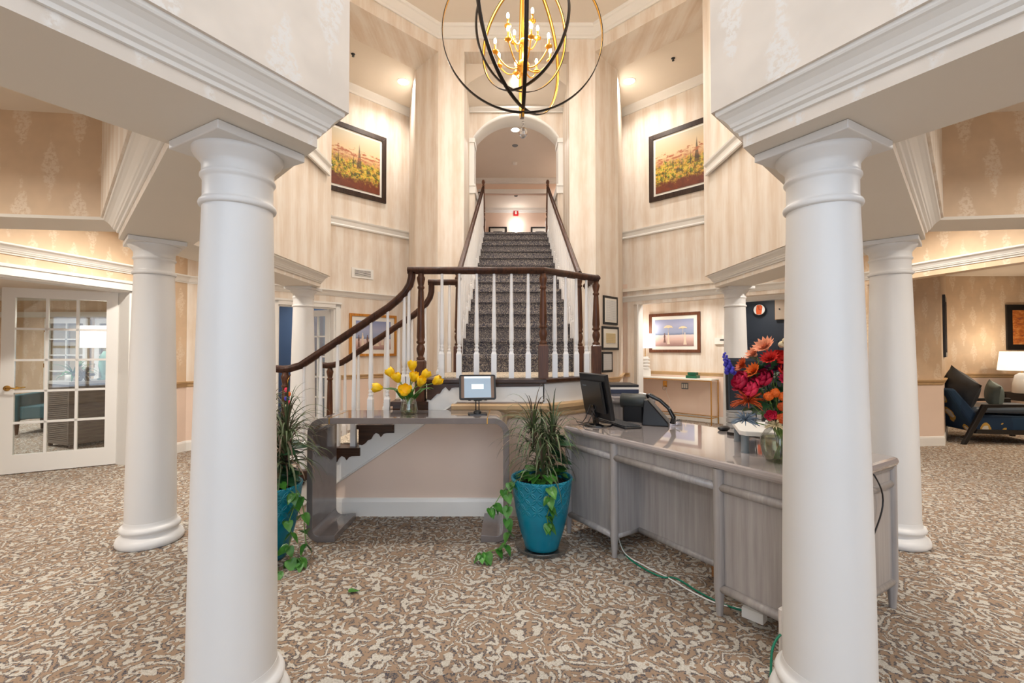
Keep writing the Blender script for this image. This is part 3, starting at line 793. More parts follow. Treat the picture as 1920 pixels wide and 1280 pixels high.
am.add(vs, [(i, i+1, n+i+1, n+i) for i in range(n-1)]+[(i, 2*n+i, 2*n+i+1, i+1) for i in range(n-1)], 0, True)
for s in (-1, 1):
    a, b = sorted((s*.71, s*.80)); am.box(a, b, 7.58, 7.94, 4.14, 4.93)
    a, b = sorted((s*.695, s*.81)); am.box(a, b, 7.565, 7.95, 4.86, 4.90); am.box(a, b, 7.57, 7.95, 4.90, 4.935)
    a, b = sorted((s*.68, s*.82)); am.box(a, b, 7.56, 8.7, 4.12, 4.15)
    am.box(a, b, 7.575, 8.7, 4.00, 4.12)
struct('trim_19', am, M['white'])
for s in (-1, 1):
    a, b = sorted((s*.70, s*.80))
    struct('wall_stairwell_%s' % ('left' if s < 0 else 'right'), MB().box(a, b, 7.6, 8.9, 0, 4.0), M['stripe'])
    a, b = sorted((s*1.9, s*2.0))
    struct('wall_hall_%s' % ('left' if s < 0 else 'right'), MB().box(a, b, 8.5, 15, 3.64, 6.1), M['peach'])
struct('floor_upper', MB().box(-2, 2, Y0+RUN*13+.2, 15.2, 3.5, 3.64), M['runner'])
struct('ceiling_upper', MB().box(-2, 2, 7.9, 15.2, 6.07, 6.12), M['ceil'])
struct('wall_hall_front', MB().box(-1.3, -.79, 7.92, 8.0, 4.1, 6.1).box(.79, 1.3, 7.92, 8.0, 4.1, 6.1).box(-.8, .8, 7.92, 8.0, 5.6, 6.1), M['stripe'])
hw = MB().box(-2, -.9, 12.4, 12.55, 3.64, 6.1).box(.9, 2, 12.4, 12.55, 3.64, 6.1).box(-.9, .9, 12.4, 12.55, 5.67, 6.1)
struct('wall_hall_back', hw, M['peach'])
struct('trim_20', MB().box(-1.0, 1.0, 12.36, 12.4, 5.67, 5.78).box(-1.0, -.9, 12.36, 12.4, 3.64, 5.7).box(.9, 1.0, 12.36, 12.4, 3.64, 5.7).box(-1.9, 1.9, 12.30, 12.4, 5.98, 6.07).box(-1.9, 1.9, 12.35, 12.4, 5.94, 5.98)
       .box(-1.9, 1.9, 14.9, 15.0, 5.98, 6.07).box(-1.9, 1.9, 14.95, 15.0, 5.93, 5.98), M['white'])
struct('wall_corridor', MB().box(-2, 2, 15, 15.1, 3.64, 6.1), M['peach'])

# ------------------------------------------------------------------ rooms beyond
# left sitting room
struct('wall_sitting_back', MB().box(-13, -4.6, 10, 10.1, 0, 2.75).box(-13, -12.9, 1, 10, 0, 2.75), M['damask'])
struct('wall_sitting_right', MB().prism([(-4.5, 6.3), (-3.9, 7.1), (-5.2, 10), (-5.3, 10), (-4.65, 6.3)], 0, 2.75), M['peach'])
struct('ceiling_sitting', MB().prism([(-13, .5), (-5.7, .5), (-4.66, 5.9), (-4.6, 10), (-13, 10)], 2.7, 2.75), M['ceil'])
struct('wall_sitting_front', MB().box(-13, -5.8, .9, 1.0, 0, 2.75), M['peach'])
struct('trim_21', MB().box(-12.9, -5.2, 9.9, 10, 2.55, 2.7).box(-12.9, -5.2, 9.95, 10, 2.45, 2.55).box(-12.9, -5.2, 9.97, 10, 0, .15).box(-12.9, -5.2, 9.96, 10, 2.08, 2.2), M['white'])
for i, x in enumerate((-10.3, -9.2)):
    french('door_%d' % (4+i), (x, 9.93), (x+.95, 9.93), 2.05, 2, 5)
struct('window_1', MB().box(-7.6, -6.2, 9.93, 9.98, .5, 2.0).box(-7.5, -6.95, 9.90, 9.94, .6, 1.9).box(-6.85, -6.3, 9.90, 9.94, .6, 1.9), [M['white']])
MB().box(-7.5, -6.3, 9.885, 9.899, .6, 1.9).build('pane', emit('daylit window pane', (.75, .87, 1, 1), 2.2), bpy.data.objects['window_1'])
# right lounge
struct('wall_lounge_return', MB().prism([(4.40, 6.30), (6.07, 6.48), (7.80, 8.20), (7.7, 8.3), (6.0, 6.62), (4.4, 6.44)], 0, 2.75), M['damask'])
struct('wall_lounge_back', MB().box(7.7, 13, 8.2, 8.3, 0, 2.75).box(12.9, 13, 0, 8.2, 0, 2.75), M['damask'])
struct('wall_lounge_front', MB().box(5.6, 13, .3, .4, 0, 2.75), M['damask'])
struct('ceiling_lounge', MB().prism([(5.8, .3), (4.6, 6.3), (6.3, 6.8), (7.7, 8.3), (13, 8.3), (13, .3)], 2.7, 2.75), M['ceil'])
runs('trim_22', [(-1, [(4.5, 6.31), (6.07, 6.48), (7.80, 8.20), (12.9, 8.2)])], RAIL, M['tanrail'])
runs('baseboard_lounge', [(-1, [(4.5, 6.31), (6.07, 6.48), (7.80, 8.20), (12.9, 8.2)])], BASE, M['white'])
runs('wall_lounge_wainscot', [(-1, [(4.5, 6.31), (6.07, 6.48), (7.80, 8.20), (12.9, 8.2)])], WN, M['peach'])
# right niche behind the diagonal, and the dark kitchenette opening
P2 = lambda x: (x, 12.2-x)
mb = wall_mb(MB(), P2(4.98), P2(1.9), 0, 2.6, -.12, [((Vector(P2(4.98))-Vector(P2(4.90))).length, (Vector(P2(4.98))-Vector(P2(4.04))).length, 0, 2.25)])
struct('wall_niche', mb, M['stripe'])
struct('wall_niche_lower', wall_mb(MB(), P2(4.12), P2(1.9), 0, .87, .015), M['peach'])
struct('wall_niche_return', MB().prism([(2.03, 8.57), (2.1, 8.5), (2.4, 9.9), (2.2, 10.1)], 0, 2.6).prism([(4.40, 6.2), (5.0, 7.2), (5.1, 7.2), (4.5, 6.2)], 0, 2.6), M['peach'])
struct('ceiling_niche', MB().prism([(1.9, 8.6), (4.5, 6.1), (6.9, 8.0), (3.3, 12), (1.5, 10.5)], 2.45, 2.5), M['ceil'])
runs('trim_23', [(1, [P2(3.93), P2(2.23), (2.10, 8.62)])], RAIL, M['tanrail'])
runs('baseboard_niche', [(1, [P2(3.93), P2(2.2)])], BASE, M['white'])
casing('trim_24', P2(4.04), P2(4.9), 2.25)
struct('trim_25', MB().sweep([P2(4.95), P2(2.15)], corn(2.35)), M['white'])
nv = T('cupboard', 'tall navy kitchen cupboard with square black pulls, beyond the doorway behind the bouquet', 'cupboard', (4.7, 8.9, 0), R(-45))
MB().box(-1.3, 1.3, 0, .5, 0, 2.4).build('body', M['navy'], nv)
for x in (-1.28, -.42, .44):
    cdr = MB().box(x, x+.83, -.02, 0, .1, 1.55).box(x+.06, x+.77, -.026, -.02, .16, 1.49).build('door', M['navy'], nv, bevel=.004)
    MB().box(x+.06, x+.09, -.05, -.02, 1.18, 1.26).build('handle', M['black'], cdr)
cl = T('wall_clock', 'round orange and white wall clock on the navy cupboard above the bouquet', 'clock', (4.76, 8.81, .18), R(-45))
mx = Matrix.Translation((0, -.03, 1.96)) @ Matrix.Rotation(R(90), 4, 'X')
MB().lathe([(.11, 0), (.115, .01), (.11, .03)], 32, 0, mx).build('rim', M['framebk'], cl)
MB().lathe([(.10, .031), (.10, .033)], 32, 0, mx).build('face', M['white'], cl)
MB().plate([(-.045, 1.87), (.04, 1.87), (.06, 2.02), (.035, 2.05), (-.04, 2.05), (-.055, 1.95)], -.068, -.064).build('orange_panel', mat('orange enamel', srgb(230, 96, 40), .4), cl)
MB().box(-.003, .003, -.074, -.069, 1.96, 2.03).box(0, .045, -.074, -.069, 1.957, 1.963).build('hands', M['black'], cl)
wc = T('wall_cabinet', 'small beige wall cabinet with a dark knob beside the round clock', 'cabinet', (5.03, 8.50, 1.93), R(-45))
MB().box(-.14, .22, -.02, .02, 0, .40).build('body', M['tanrail'], wc)
wd = MB().box(-.13, .21, -.035, -.02, .01, .39).build('door', mat('beige cabinet door', srgb(190, 168, 146), .5), wc, bevel=.003)
MB().ball((-.06, -.045, .2), .014).build('knob', M['black'], wd)
# blue bookcase room behind the left diagonal doorway
struct('wall_library', MB().prism([(-5.0, 8.2), (-2.6, 9.9), (-2.7, 10.0), (-5.1, 8.3)], 0, 2.6), mat('slate blue wall', srgb(56, 82, 118), .6))
struct('ceiling_library', MB().prism([(-4.4, 6.3), (-2.1, 8.6), (-2.6, 10), (-5.1, 8.3)], 2.55, 2.6), M['ceil'])

# rear entrance wall with daylight windows (behind the viewpoint)
rw = MB(); wall_mb(rw, (6.5, -3.3), (-6.5, -3.3), 0, CEIL+.05, .12, [(3.5, 6.3, .4, 5.6), (6.7, 9.5, .4, 5.6)])
struct('wall_entrance', rw, M['stripe'])
wm = MB()
for x0 in (-3.0, .2):
    for i in range(5): x = x0+i*.7; wm.box(x-.03, x+.03, -3.42, -3.34, .4, 5.6)
    for i in range(6): z = .4+i*1.04; wm.box(x0, x0+2.8, -3.42, -3.34, z-.03, z+.03)
struct('window_2', wm, M['white'])

# ------------------------------------------------------------------ pictures
def picture(label, p0, p1, z0, z1, fm, canvas, fw=.07, mw=.05, name='framed_painting', cat='painting', group=None, out=.0, ft=.035):
    """p0,p1: wall points left-to-right as seen from the room"""
    v0 = Vector(p0); v1 = Vector(p1); d = (v1-v0); W = d.length; d.normalize(); H = z1-z0
    t = T(name, label, cat, (v0.x+d.y*out, v0.y-d.x*out, z0), math.atan2(d.y, d.x), group)
    f = MB()
    f.plate([(0, 0), (W, 0), (W-fw, fw), (fw, fw)], -ft, -.002); f.plate([(0, H), (W, H), (W-fw, H-fw), (fw, H-fw)], -ft, -.002)
    f.plate([(0, 0), (0, H), (fw, H-fw), (fw, fw)], -ft, -.002); f.plate([(W, 0), (W, H), (W-fw, H-fw), (W-fw, fw)], -ft, -.002)
    f.build('frame', fm, t, bevel=.004)
    if mw: 
        a = fw; b = fw+mw
        MB().box(a, W-a, -.016, -.012, a, H-a).build('mount', M['matb'], t)
    b = fw+mw
    c = MB().box(b, W-b, 0, .006, 0, H-2*b)
    o = c.build('canvas', canvas, t); o.location = (0, -.024, b)
    return t, W, H, b
FR = M['frame']
picture('large dark framed autumn hillside painting with cypresses, high on the left alcove wall', (-3.36, 7.235), (-2.38, 8.215), 4.02, 5.22, FR, hill_painting('hillside left', 3, 1.1, .95), .085, .04)
q = 1.0
picture('large dark framed hillside painting with orange and yellow trees, high on the right alcove wall', (2.43, 8.165), (3.40, 7.195), 4.02, 5.22, FR, hill_painting('hillside right', 11, 1.1, .95), .085, .04)
def figures(t, b, W, H, spec):
    pal = {'w': mat('pale dress paint', srgb(226, 208, 186), .5), 'd': mat('dark coat paint', srgb(120, 88, 78), .5), 'u': mat('cream sunshade paint', srgb(232, 210, 170), .5)}
    for key in 'wdu':
        mb = MB()
        for k, x, z, w, h in spec:
            if k != key: continue
            def blob(pts): mb.add([(x+px_*w, -.0275-.0004*(k != 'w'), z+pz*h) for px_, pz in pts], [list(range(len(pts)))])
            if k == 'u':
                blob([(-.5, -.1), (-.2, -.02), (0, -.1), (.25, 0), (.5, -.1), (.38, .28), (.12, .48), (-.15, .48), (-.4, .25)])
                mb.add([(x-.003, -.027, z-h*2.1), (x+.003, -.027, z-h*2.1), (x+.003, -.027, z), (x-.003, -.027, z)], [(0, 1, 2, 3)])
            else:
                blob([(-.42, -.5), (.45, -.5), (.22, -.05), (.34, .12), (.16, .3), (-.16, .3), (-.34, .05), (-.2, -.05)])
                blob([(.13*math.cos(a*PI/5)*1.2, .38+.09*math.sin(a*PI/5)) for a in range(10)])
        if mb.v: mb.build('painted_shapes', pal[key], t)
t, W, H, b = picture('brown framed seaside painting with pale figures in the niche above the white console table', P2(2.79), P2(3.54), 1.31, 2.10, M['framebr'], shore_painting('shore one', .6), .06, .07)
figures(t, b, W, H, [('d', .34, .30, .06, .2), ('w', .42, .29, .07, .24), ('w', .76, .28, .08, .25), ('u', .42, .50, .2, .10), ('u', .72, .48, .18, .08)])
t, W, H, b = picture('golden framed seaside painting on the wall behind the lower stair handrail', P(-2.86), P(-2.22), 1.25, 1.99, M['frameg'], shore_painting('shore two', .5), .045, .075)
figures(t, b, W, H, [('w', .24, .30, .06, .24), ('d', .17, .27, .05, .22), ('d', .33, .28, .06, .2), ('w', .50, .24, .14, .12), ('w', .62, .28, .06, .16), ('d', .72, .24, .05, .2)])
# certificates on the right pier
cert1 = paper('licence sheet', srgb(232, 232, 230), srgb(90, 90, 96), 22, .36); cert2 = paper('award sheet', srgb(224, 206, 160), srgb(140, 110, 60), 9, .14); cert3 = paper('notice sheet', srgb(222, 222, 222), srgb(120, 120, 120), 26, .3)
def pier(s_):   # point along the right pier reveal
    a = Vector((1.18, 6.74)); b_ = Vector((1.62, 7.19)); return tuple(a+(b_-a)*s_)
picture('black framed licence document, topmost of three on the pier right of the stairs', pier(.28), pier(.93), 1.75, 2.19, M['framebk'], cert1, .036, .03, 'framed_certificate', 'certificate', ft=.02)
picture('black framed cream certificate, middle of three on the pier right of the stairs', pier(.22), pier(.97), 1.36, 1.72, M['framebk'], cert2, .036, .07, 'framed_certificate', 'certificate', ft=.02)
picture('small black framed notice, lowest of three on the pier right of the stairs', pier(.22), pier(.68), 1.02, 1.33, M['framebk'], cert3, .032, .006, 'framed_certificate', 'certificate', ft=.02)
picture('black framed orange abstract painting above the lamp on the lounge wall', (8.86, 8.2), (9.8, 8.2), 1.36, 2.18, M['framebk'], abstract_painting('abstract canvas'), .10, .0)
picture('dark framed picture seen edge-on on the angled lounge wall', (6.45, 6.86), (6.95, 7.36), 1.25, 2.20, M['framebk'], abstract_painting('abstract canvas two'), .07, .05)
for x, s in ((-.84, 'left'), (.56, 'right')):
    picture('small black framed print on the top corridor wall, %s of the sconce' % s, (x, 15), (x+.6, 15), 4.6, 5.46, M['framebk'], mat('grey print '+s, srgb(120, 118, 116), .6, var=.3, scale=6), .05, .10)

# ------------------------------------------------------------------ chandelier
CX, CY, CZ = .035, 4.24, 4.36
ch = T('chandelier', 'large orb chandelier of dark and gold rings around a candle cluster over the landing', 'chandelier', (CX, CY, CZ))
def ring(rad, w, t, rot):
    n = 96; vs = []; fs = []; mi = []
    for i in range(n):
        a = 2*PI*i/n; c, s = math.cos(a), math.sin(a)
        for rr_, y in ((rad, -w/2), (rad, w/2), (rad-t, w/2), (rad-t, -w/2)): vs.append((rr_*c, y, rr_*s))
    mb = MB()
    for k in range(4):
        f = []
        for i in range(n): j = (i+1) % n; f.append((i*4+k, j*4+k, j*4+(k+1) % 4, i*4+(k+1) % 4))
        if k == 0: mb.add(vs, f, 0, True, rot)
        else:
            o = 0
            for q in f: mb.f.append(list(q)); mb.mi.append(1 if k == 2 else 0); mb.sm.append(True)
    return mb
bronze = mat('dark bronze', srgb(44, 38, 34), .35, .7)
E = lambda x, y, z: (Matrix.Rotation(R(z), 4, 'Z') @ Matrix.Rotation(R(y), 4, 'Y') @ Matrix.Rotation(R(x), 4, 'X'))
for rad, rot in ((.765, E(0, 0, 3)), (.735, E(0, 0, 91)), (.72, E(0, 4, 57)), (.52, E(0, 10, -40)), (.50, E(18, -8, 30))):
    ring(rad, .034, .008, rot).build('ring', [bronze, M['gold']], ch)
MB().tube([(0, 0, -.80), (0, 0, CEIL-CZ)], .010).build('rod', M['gold'], ch)
MB().lathe([(.06, CEIL-CZ-.03), (.065, CEIL-CZ)], 24).build('canopy', M['gold'], ch)
hub = MB().lathe([(.01, -.40), (.03, -.39), (.02, -.37), (.055, -.35), (.06, -.30), (.03, -.27), (.012, -.26), (.012, -.12), (.03, -.11), (.035, -.08), (.012, -.05)], 20)
hub.build('hub', M['gold'], ch)
bn = 0
for tier, (n, rad, zh, zc, off) in enumerate(((8, .27, -.33, -.23, 14), (4, .165, -.10, .0, 30))):
    for i in range(n):
        a = R(off+360/n*i); c, s = math.cos(a), math.sin(a)
        pts = []
        for k in range(9):
            f = k/8; pts.append((c*(.03+(rad-.03)*f), s*(.03+(rad-.03)*f), zh-.05*math.sin(f*PI)*(1-f*.3)+(zc-zh)*f**2.2))
        arm = MB().tube(pts, .0065, 8).build('arm', M['gold'], ch)
        x, y = c*rad, s*rad
        MB().lathe([(.006, zc-.01), (.03, zc), (.034, zc+.01), (.012, zc+.012), (.010, zc+.075)], 16, cx=x, cy=y).build('candle_cup', M['gold'], arm)
        bo = MB().ball((x, y, zc+.105), .014, nu=12, nv=8, sc=(1, 1, 2.1)).build('bulb', M['bulb'], arm)
cr = MB()
cr.ball((0, 0, -.86), .016); cr.ball((0, 0, -.895), .012); cr.ball((0, 0, -.955), .042, sc=(1, 1, 1.25), nu=10, nv=6)
cr.sm = [False]*len(cr.sm)
cr.build('crystal_drop', glassy('crystal', (.93, .93, .95, 1), .35), ch)

# ------------------------------------------------------------------ recessed lights and devices
def downlight(x, y, z, label, power=30, r=.085, group=None, spot=True, col=(1, .96, .91)):
    t = T('recessed_light', label, 'ceiling light', (x, y, z), 0, group)  # name shared by the visible fixtures and the unseen added ones
    MB().lathe([(r+.018, -.006), (r+.02, 0)], 32).build('trim_ring', M['white'], t)
    MB().lathe([(r, -.009), (r, -.007)], 32).build('lamp_disc', M['disc'], t)
    ld = bpy.data.lights.new('downlight', 'AREA'); ld.shape = 'DISK'; ld.size = r*2; ld.energy = power; ld.color = col; ld.spread = R(150)
    lo = bpy.data.objects.new('downlight_lamp', ld); C.objects.link(lo); lo.location = (x, y, z-.015)
downlight(-1.92, 7.62, ALC, 'recessed ceiling light in the left alcove', 20)
downlight(1.92, 7.60, ALC, 'recessed ceiling light in the right alcove', 20)
downlight(0, 7.2, 5.76, 'recessed light in the vault above the stairs', 24, .07)
downlight(0.0, 9.6, 6.07, 'recessed light in upper hall ceiling beyond the arch', 50)
for s, nm in ((-1, 'left'), (1, 'right')):
    downlight(s*1.9, 7.3-.0, ALC-.0, 'recessed ceiling light', 1) if False else None
def device(name, label, cat, loc, prof, m='white', rx=0):
    o = MB().lathe(prof, 24, 0, Matrix.Rotation(rx, 4, 'X')).build(name, M[m]); o.location = loc; tag(o, label, cat); return o
device('smoke_detector', 'white smoke detector farther back on the upper hall ceiling', 'smoke detector', (0, 11.3, 6.069), [(.03, -.05), (.055, -.04), (.06, 0)])
device('smoke_detector', 'flat grey disc detector just past the arch light on upper hall ceiling', 'smoke detector', (0, 10.35, 6.069), [(.06, -.012), (.07, 0)], 'greyp')
device('sprinkler_head', 'small black sprinkler on the right alcove ceiling', 'sprinkler', (2.45, 7.0, ALC-.001), [(.012, -.045), (.02, -.04), (.008, -.02), (.03, -.006), (.032, 0)], 'black')
device('sprinkler_head', 'small black sprinkler on the left alcove ceiling', 'sprinkler', (-2.52, 6.9, ALC-.001), [(.012, -.045), (.02, -.04), (.008, -.02), (.03, -.006), (.032, 0)], 'black')
device('sprinkler_head', 'dark sprinkler on corridor ceiling at the top of the stairs', 'sprinkler', (.05, 13.6, 6.069), [(.03, -.07), (.06, -.05), (.03, -.02), (.05, 0)], 'grate')
al = T('fire_alarm', 'red fire alarm strobe on the corridor wall above the sconce', 'alarm', (.06, 14.99, 5.82))
MB().box(-.08, .08, -.05, 0, 0, .21).build('body', mat('alarm red', srgb(206, 30, 36), .4), al)
MB().box(-.03, .03, -.07, -.05, .05, .14).build('strobe_lens', M['white'], al)
sc = T('wall_sconce', 'small glowing wall sconce at the end of the upper corridor', 'wall lamp', (.07, 14.99, 5.36))
MB().lathe([(.03, -.08), (.09, .0), (.10, .06)], 24).build('shade', emit('lit sconce', (1, .95, .88, 1), 12), sc)
MB().box(-.03, .03, -.0, .01, -.08, .04).build('backplate', M['brass'], sc)
vt = T('air_vent', 'small white wall vent above the picture moulding left of the stairs', 'vent', (-2.83, 7.77, 2.61), R(45))
MB().box(0, .40, -.015, -.001, 0, .17).build('plate', M['white'], vt); MB().box(.05, .35, -.017, -.014, .035, .135).build('slot', M['grate'], vt)
for i in range(5): MB().box(.05, .35, -.021, -.015, .04+i*.019, .049+i*.019).build('slat', M['white'], vt)

# ------------------------------------------------------------------ waterfall console
cx0, cx1, cy0, cy1, cz = -1.52, -.09, 3.22, 3.66, .872
ct = T('console_table', 'glossy grey waterfall console table against the stair wall', 'table', ((cx0+cx1)/2, (cy0+cy1)/2, 0))
def arc(cx, cz_, r, a0, a1, n=8): return [(cx+r*math.cos(R(a0+(a1-a0)*i/n)), cz_+r*math.sin(R(a0+(a1-a0)*i/n))) for i in range(n+1)]
r = .11; th = .042
MB().plate(arc(cx0+r, cz-r, r, 180, 90)+arc(cx1-r, cz-r, r, 90, 0)+arc(cx1-r, cz-r, r-th, 0, 90)+arc(cx0+r, cz-r, r-th, 90, 180), cy0, cy1).build('tabletop', M['console'], ct, True, bevel=.003)
for s in (0, 1):
    f = (lambda x: x) if s == 0 else (lambda x: cx0+cx1-x)
    MB().box(min(f(cx0), f(cx0+th)), max(f(cx0), f(cx0+th)), cy0, cy1, .09, cz-r).build('leg', M['console'], ct, True, bevel=.003)
    pts = [(cx0, .09)]+arc(cx0+.09, .09, .09, 180, 270)+[(cx0+.20, 0), (cx0+.20, .05)]+arc(cx0+.09, .09, .048, 270, 180)
    MB().plate([(f(x), z) for x, z in pts], cy0, cy1).build('foot', M['console'], ct, True, bevel=.003)
    x = f(cx0+.155); MB().box(x-.003, x+.003, cy0-.001, cy1, cz-.043, cz+.001).build('gold_inlay', M['gold'], ct, True)

# tablet on stand
tb = T('tablet_stand', 'tablet on a dark metal stand on the right of the grey console table', 'tablet', (-.33, 3.42, cz), R(8))
MB().box(-.07, .07, -.05, .05, 0, .008, bev=.01).build('base', M['black'], tb)
MB().lathe([(.03, .008), (.03, .02), (.012, .03)], 20).tube([(-.012, 0, .02), (-.012, .01, .13)], .004).tube([(.012, 0, .02), (.012, .01, .13)], .004).build('post', M['black'], tb)
mx = Matrix.Translation((0, .0, .20)) @ Matrix.Rotation(R(-22), 4, 'X')
MB().box(-.03, .03, .0, .012, -.1, -.05, 0, mx).box(-.07, -.05, -.02, .012, -.098, -.088, 0, mx).box(.05, .07, -.02, .012, -.098, -.088, 0, mx).build('bracket', M['black'], tb)
def rrect(w, h, r_):
    return arc(w/2-r_, h/2-r_, r_, 0, 90, 4)+arc(-w/2+r_, h/2-r_, r_, 90, 180, 4)+arc(-w/2+r_, -h/2+r_, r_, 180, 270, 4)+arc(w/2-r_, -h/2+r_, r_, 270, 360, 4)
MB().plate(rrect(.275, .195, .016), -.012, .0, 0, mx).build('case', M['black'], tb)
MB().plate(rrect(.245, .17, .004), -.014, -.0121, 0, mx).build('bezel', mat('bronze bezel', srgb(120, 96, 80), .3), tb)
MB().box(-.10, .10, -.0150, -.0141, -.083, .083, 0, mx).build('screen', mat('lit tablet screen', srgb(150, 168, 184), .15, emis=srgb(150, 170, 190), es=.35), tb)
MB().box(-.10, .10, -.0156, -.0151, .068, .083, 0, mx).box(-.045, .045, -.0156, -.0151, -.016, .022, 0, mx).build('dialog_box', mat('white screen box', srgb(225, 240, 246), .2, emis=srgb(220, 238, 246), es=.6), tb)

# ------------------------------------------------------------------ plants
def strap_leaf(mb, base, az, el, L, w, droop, mi=0, n=9):
    p = Vector(base); d = Vector((math.cos(az)*math.cos(el), math.sin(az)*math.cos(el), math.sin(el)))
    sd = Vector((-math.sin(az), math.cos(az), 0)); vs = []; st_ = L/n
    for i in range(n+1):
        f = i/n; ww = w*(1-f)**.55*min(1, .45+f*4)
        up = sd.cross(d); vs += [p-sd*ww/2+up*ww*.12, p-up*ww*.08, p+sd*ww/2+up*ww*.12]
        p = p+d*st_; d = (d+Vector((0, 0, -droop*(.3+1.2*f)/n))).normalized()
    fs = []
    for i in range(n): a = i*3; fs += [(a, a+1, a+4, a+3), (a+1, a+2, a+5, a+4)]
    mb.add(vs, fs, mi, True)
def heart_leaf(mb, c, az, pitch, s, mi=0, roll=0):
    o = [(0, 0), (-.18, -.06), (-.38, .02), (-.46, .25), (-.36, .55), (-.16, .85), (0, 1.08), (.16, .85), (.36, .55), (.46, .25), (.38, .02), (.18, -.06)]
    mx = Matrix.Translation(c) @ Matrix.Rotation(az, 4, 'Z') @ Matrix.Rotation(pitch, 4, 'X') @ Matrix.Rotation(roll, 4, 'Y')
    vs = [(0, .0, 0), (0, .4*s, -.03*s), (0, .8*s, -.02*s)]+[(x*s, y*s, abs(x)*.28*s-.10*s*y*y) for x, y in o]
    k = 3; fs = [(0, k, k+1), (0, k+1, k+2), (0, k+2, 1), (k+2, k+3, 1), (k+3, k+4, 1), (k+4, 2, 1), (k+4, k+5, 2), (k+5, k+6, 2), (k+6, k+7, 2), (k+7, k+8, 2), (k+8, 1, 2), (k+8, k+9, 1), (k+9, k+10, 1), (k+10, 0, 1), (k+10, k+11, 0), (k+11, k, 0)]
    mb.add(vs, fs, mi, True, mx)
def potted(loc, label, seed, dirs, trails):
    rnd = random.Random(seed)
    t = T('potted_plant', label, 'potted plant', loc)
    pf = [(.105, .0), (.115, .004), (.122, .03), (.150, .12), (.178, .24), (.196, .36), (.206, .45), (.211, .468), (.209, .478), (.198, .478), (.192, .465), (.186, .43)]
    MB().lathe(pf, 56).build('pot', M['pot'], t)
    MB().lathe([(.19, .40), (.186, .432), (.10, .442), (.0, .446)], 32).build('soil', M['soil'], t)
    st_ = MB(); fo = MB()
    heads = []
    for i, (x, y, h) in enumerate(dirs):
        st_.tube([(x*.4, y*.4, .43), (x*.7+.01, y*.7, .43+h*.5), (x, y, .43+h)], [.011, .009, .008], 8); heads.append((x, y, .43+h))
    for x, y, z in heads:
        for k in range(60):
            az = rnd.uniform(0, 2*PI); el = R(rnd.choice((80, 62, 45, 28, 10))+rnd.uniform(-8, 8))
            strap_leaf(fo, (x, y, z-rnd.uniform(0, .17)), az, el, rnd.uniform(.22, .38), rnd.uniform(.012, .019), rnd.uniform(2.2, 5.0), rnd.choice((0, 0, 1)))
    st_.build('cane', M['cane'], t); fo.build('strap_leaves', [M['strap'], M['strap2']], t)
    po = MB()
    for k in range(30):
        a = rnd.uniform(0, 2*PI); rr_ = rnd.uniform(.03, .17)
        heart_leaf(po, (rr_*math.cos(a), rr_*math.sin(a), .46+rnd.uniform(0, .05)), a-PI/2, R(rnd.uniform(-25, 25)), rnd.uniform(.06, .10), 0, R(rnd.uniform(-20, 20)))
    po.build('pothos_leaves', M['leaf'], t)
    dk = MB()
    for k in range(16):
        a = rnd.uniform(-.6, .9); rr_ = rnd.uniform(.06, .12); z = rnd.uniform(.52, .72)
        dk.tube([(rr_*.4, rr_*.4, .44), (rr_*math.cos(a), rr_*math.sin(a)+.02, z)], .003, 5)
        heart_leaf(dk, (rr_*math.cos(a), rr_*math.sin(a)+.02, z), a-PI/2, R(rnd.uniform(-30, 20)), rnd.uniform(.10, .15), 0, R(rnd.uniform(-30, 30)))
    dk.build('broad_leaves', M['leafd'], t)
    for tr in trails:
        v = MB(); v.tube(tr, .003, 6)
        L = len(tr)
        for i, p in enumerate(tr[1:]):
            for q in (0, 1):
                a = rnd.uniform(0, 2*PI) if q else rnd.uniform(PI*.9, PI*1.6)
                heart_leaf(v, (p[0], p[1]-.006, p[2]), a, R(-35+rnd.uniform(-25, 10)), rnd.uniform(.055, .085), 1, R(rnd.uniform(-25, 25)))
        v.build('trailing_vine', [M['stem'], M['leaf']], t)
    return t
potted((.134, 3.13, .012), 'turquoise pot with spiky dracaena and trailing vine, between console table and desk', 5,
       [(-.06, -.01, .40), (.075, .0, .38), (.01, .07, .30), (.0, -.08, .22)],
       [[(.03, -.19, .47), (.035, -.212, .46), (.03, -.215, .40), (.04, -.205, .34), (.02, -.19, .27), (.03, -.178, .22), (.02, -.172, .20)],
        [(-.17, -.05, .47), (-.215, -.07, .45), (-.235, -.09, .38), (-.23, -.09, .30), (-.24, -.10, .22), (-.23, -.12, .14), (-.25, -.15, .07)],
        [(-.2, -.02, .46), (-.26, -.06, .40), (-.32, -.08, .31), (-.35, -.09, .29)], [(-.24, -.12, .05), (-.30, -.16, .05), (-.37, -.2, .045), (-.40, -.22, .04)]])
sa = MB().lathe([(.15, .0), (.175, .003), (.185, .03), (.182, .032), (.17, .008), (.14, .006)], 40).build('plant_saucer', M['glass']); sa.location = (.134, 3.13, .002); sa.data.materials[0] = glassy('thin plastic', (1, 1, 1, 1), .12, .25); tag(sa, 'clear plastic saucer under the turquoise pot beside the desk', 'saucer')
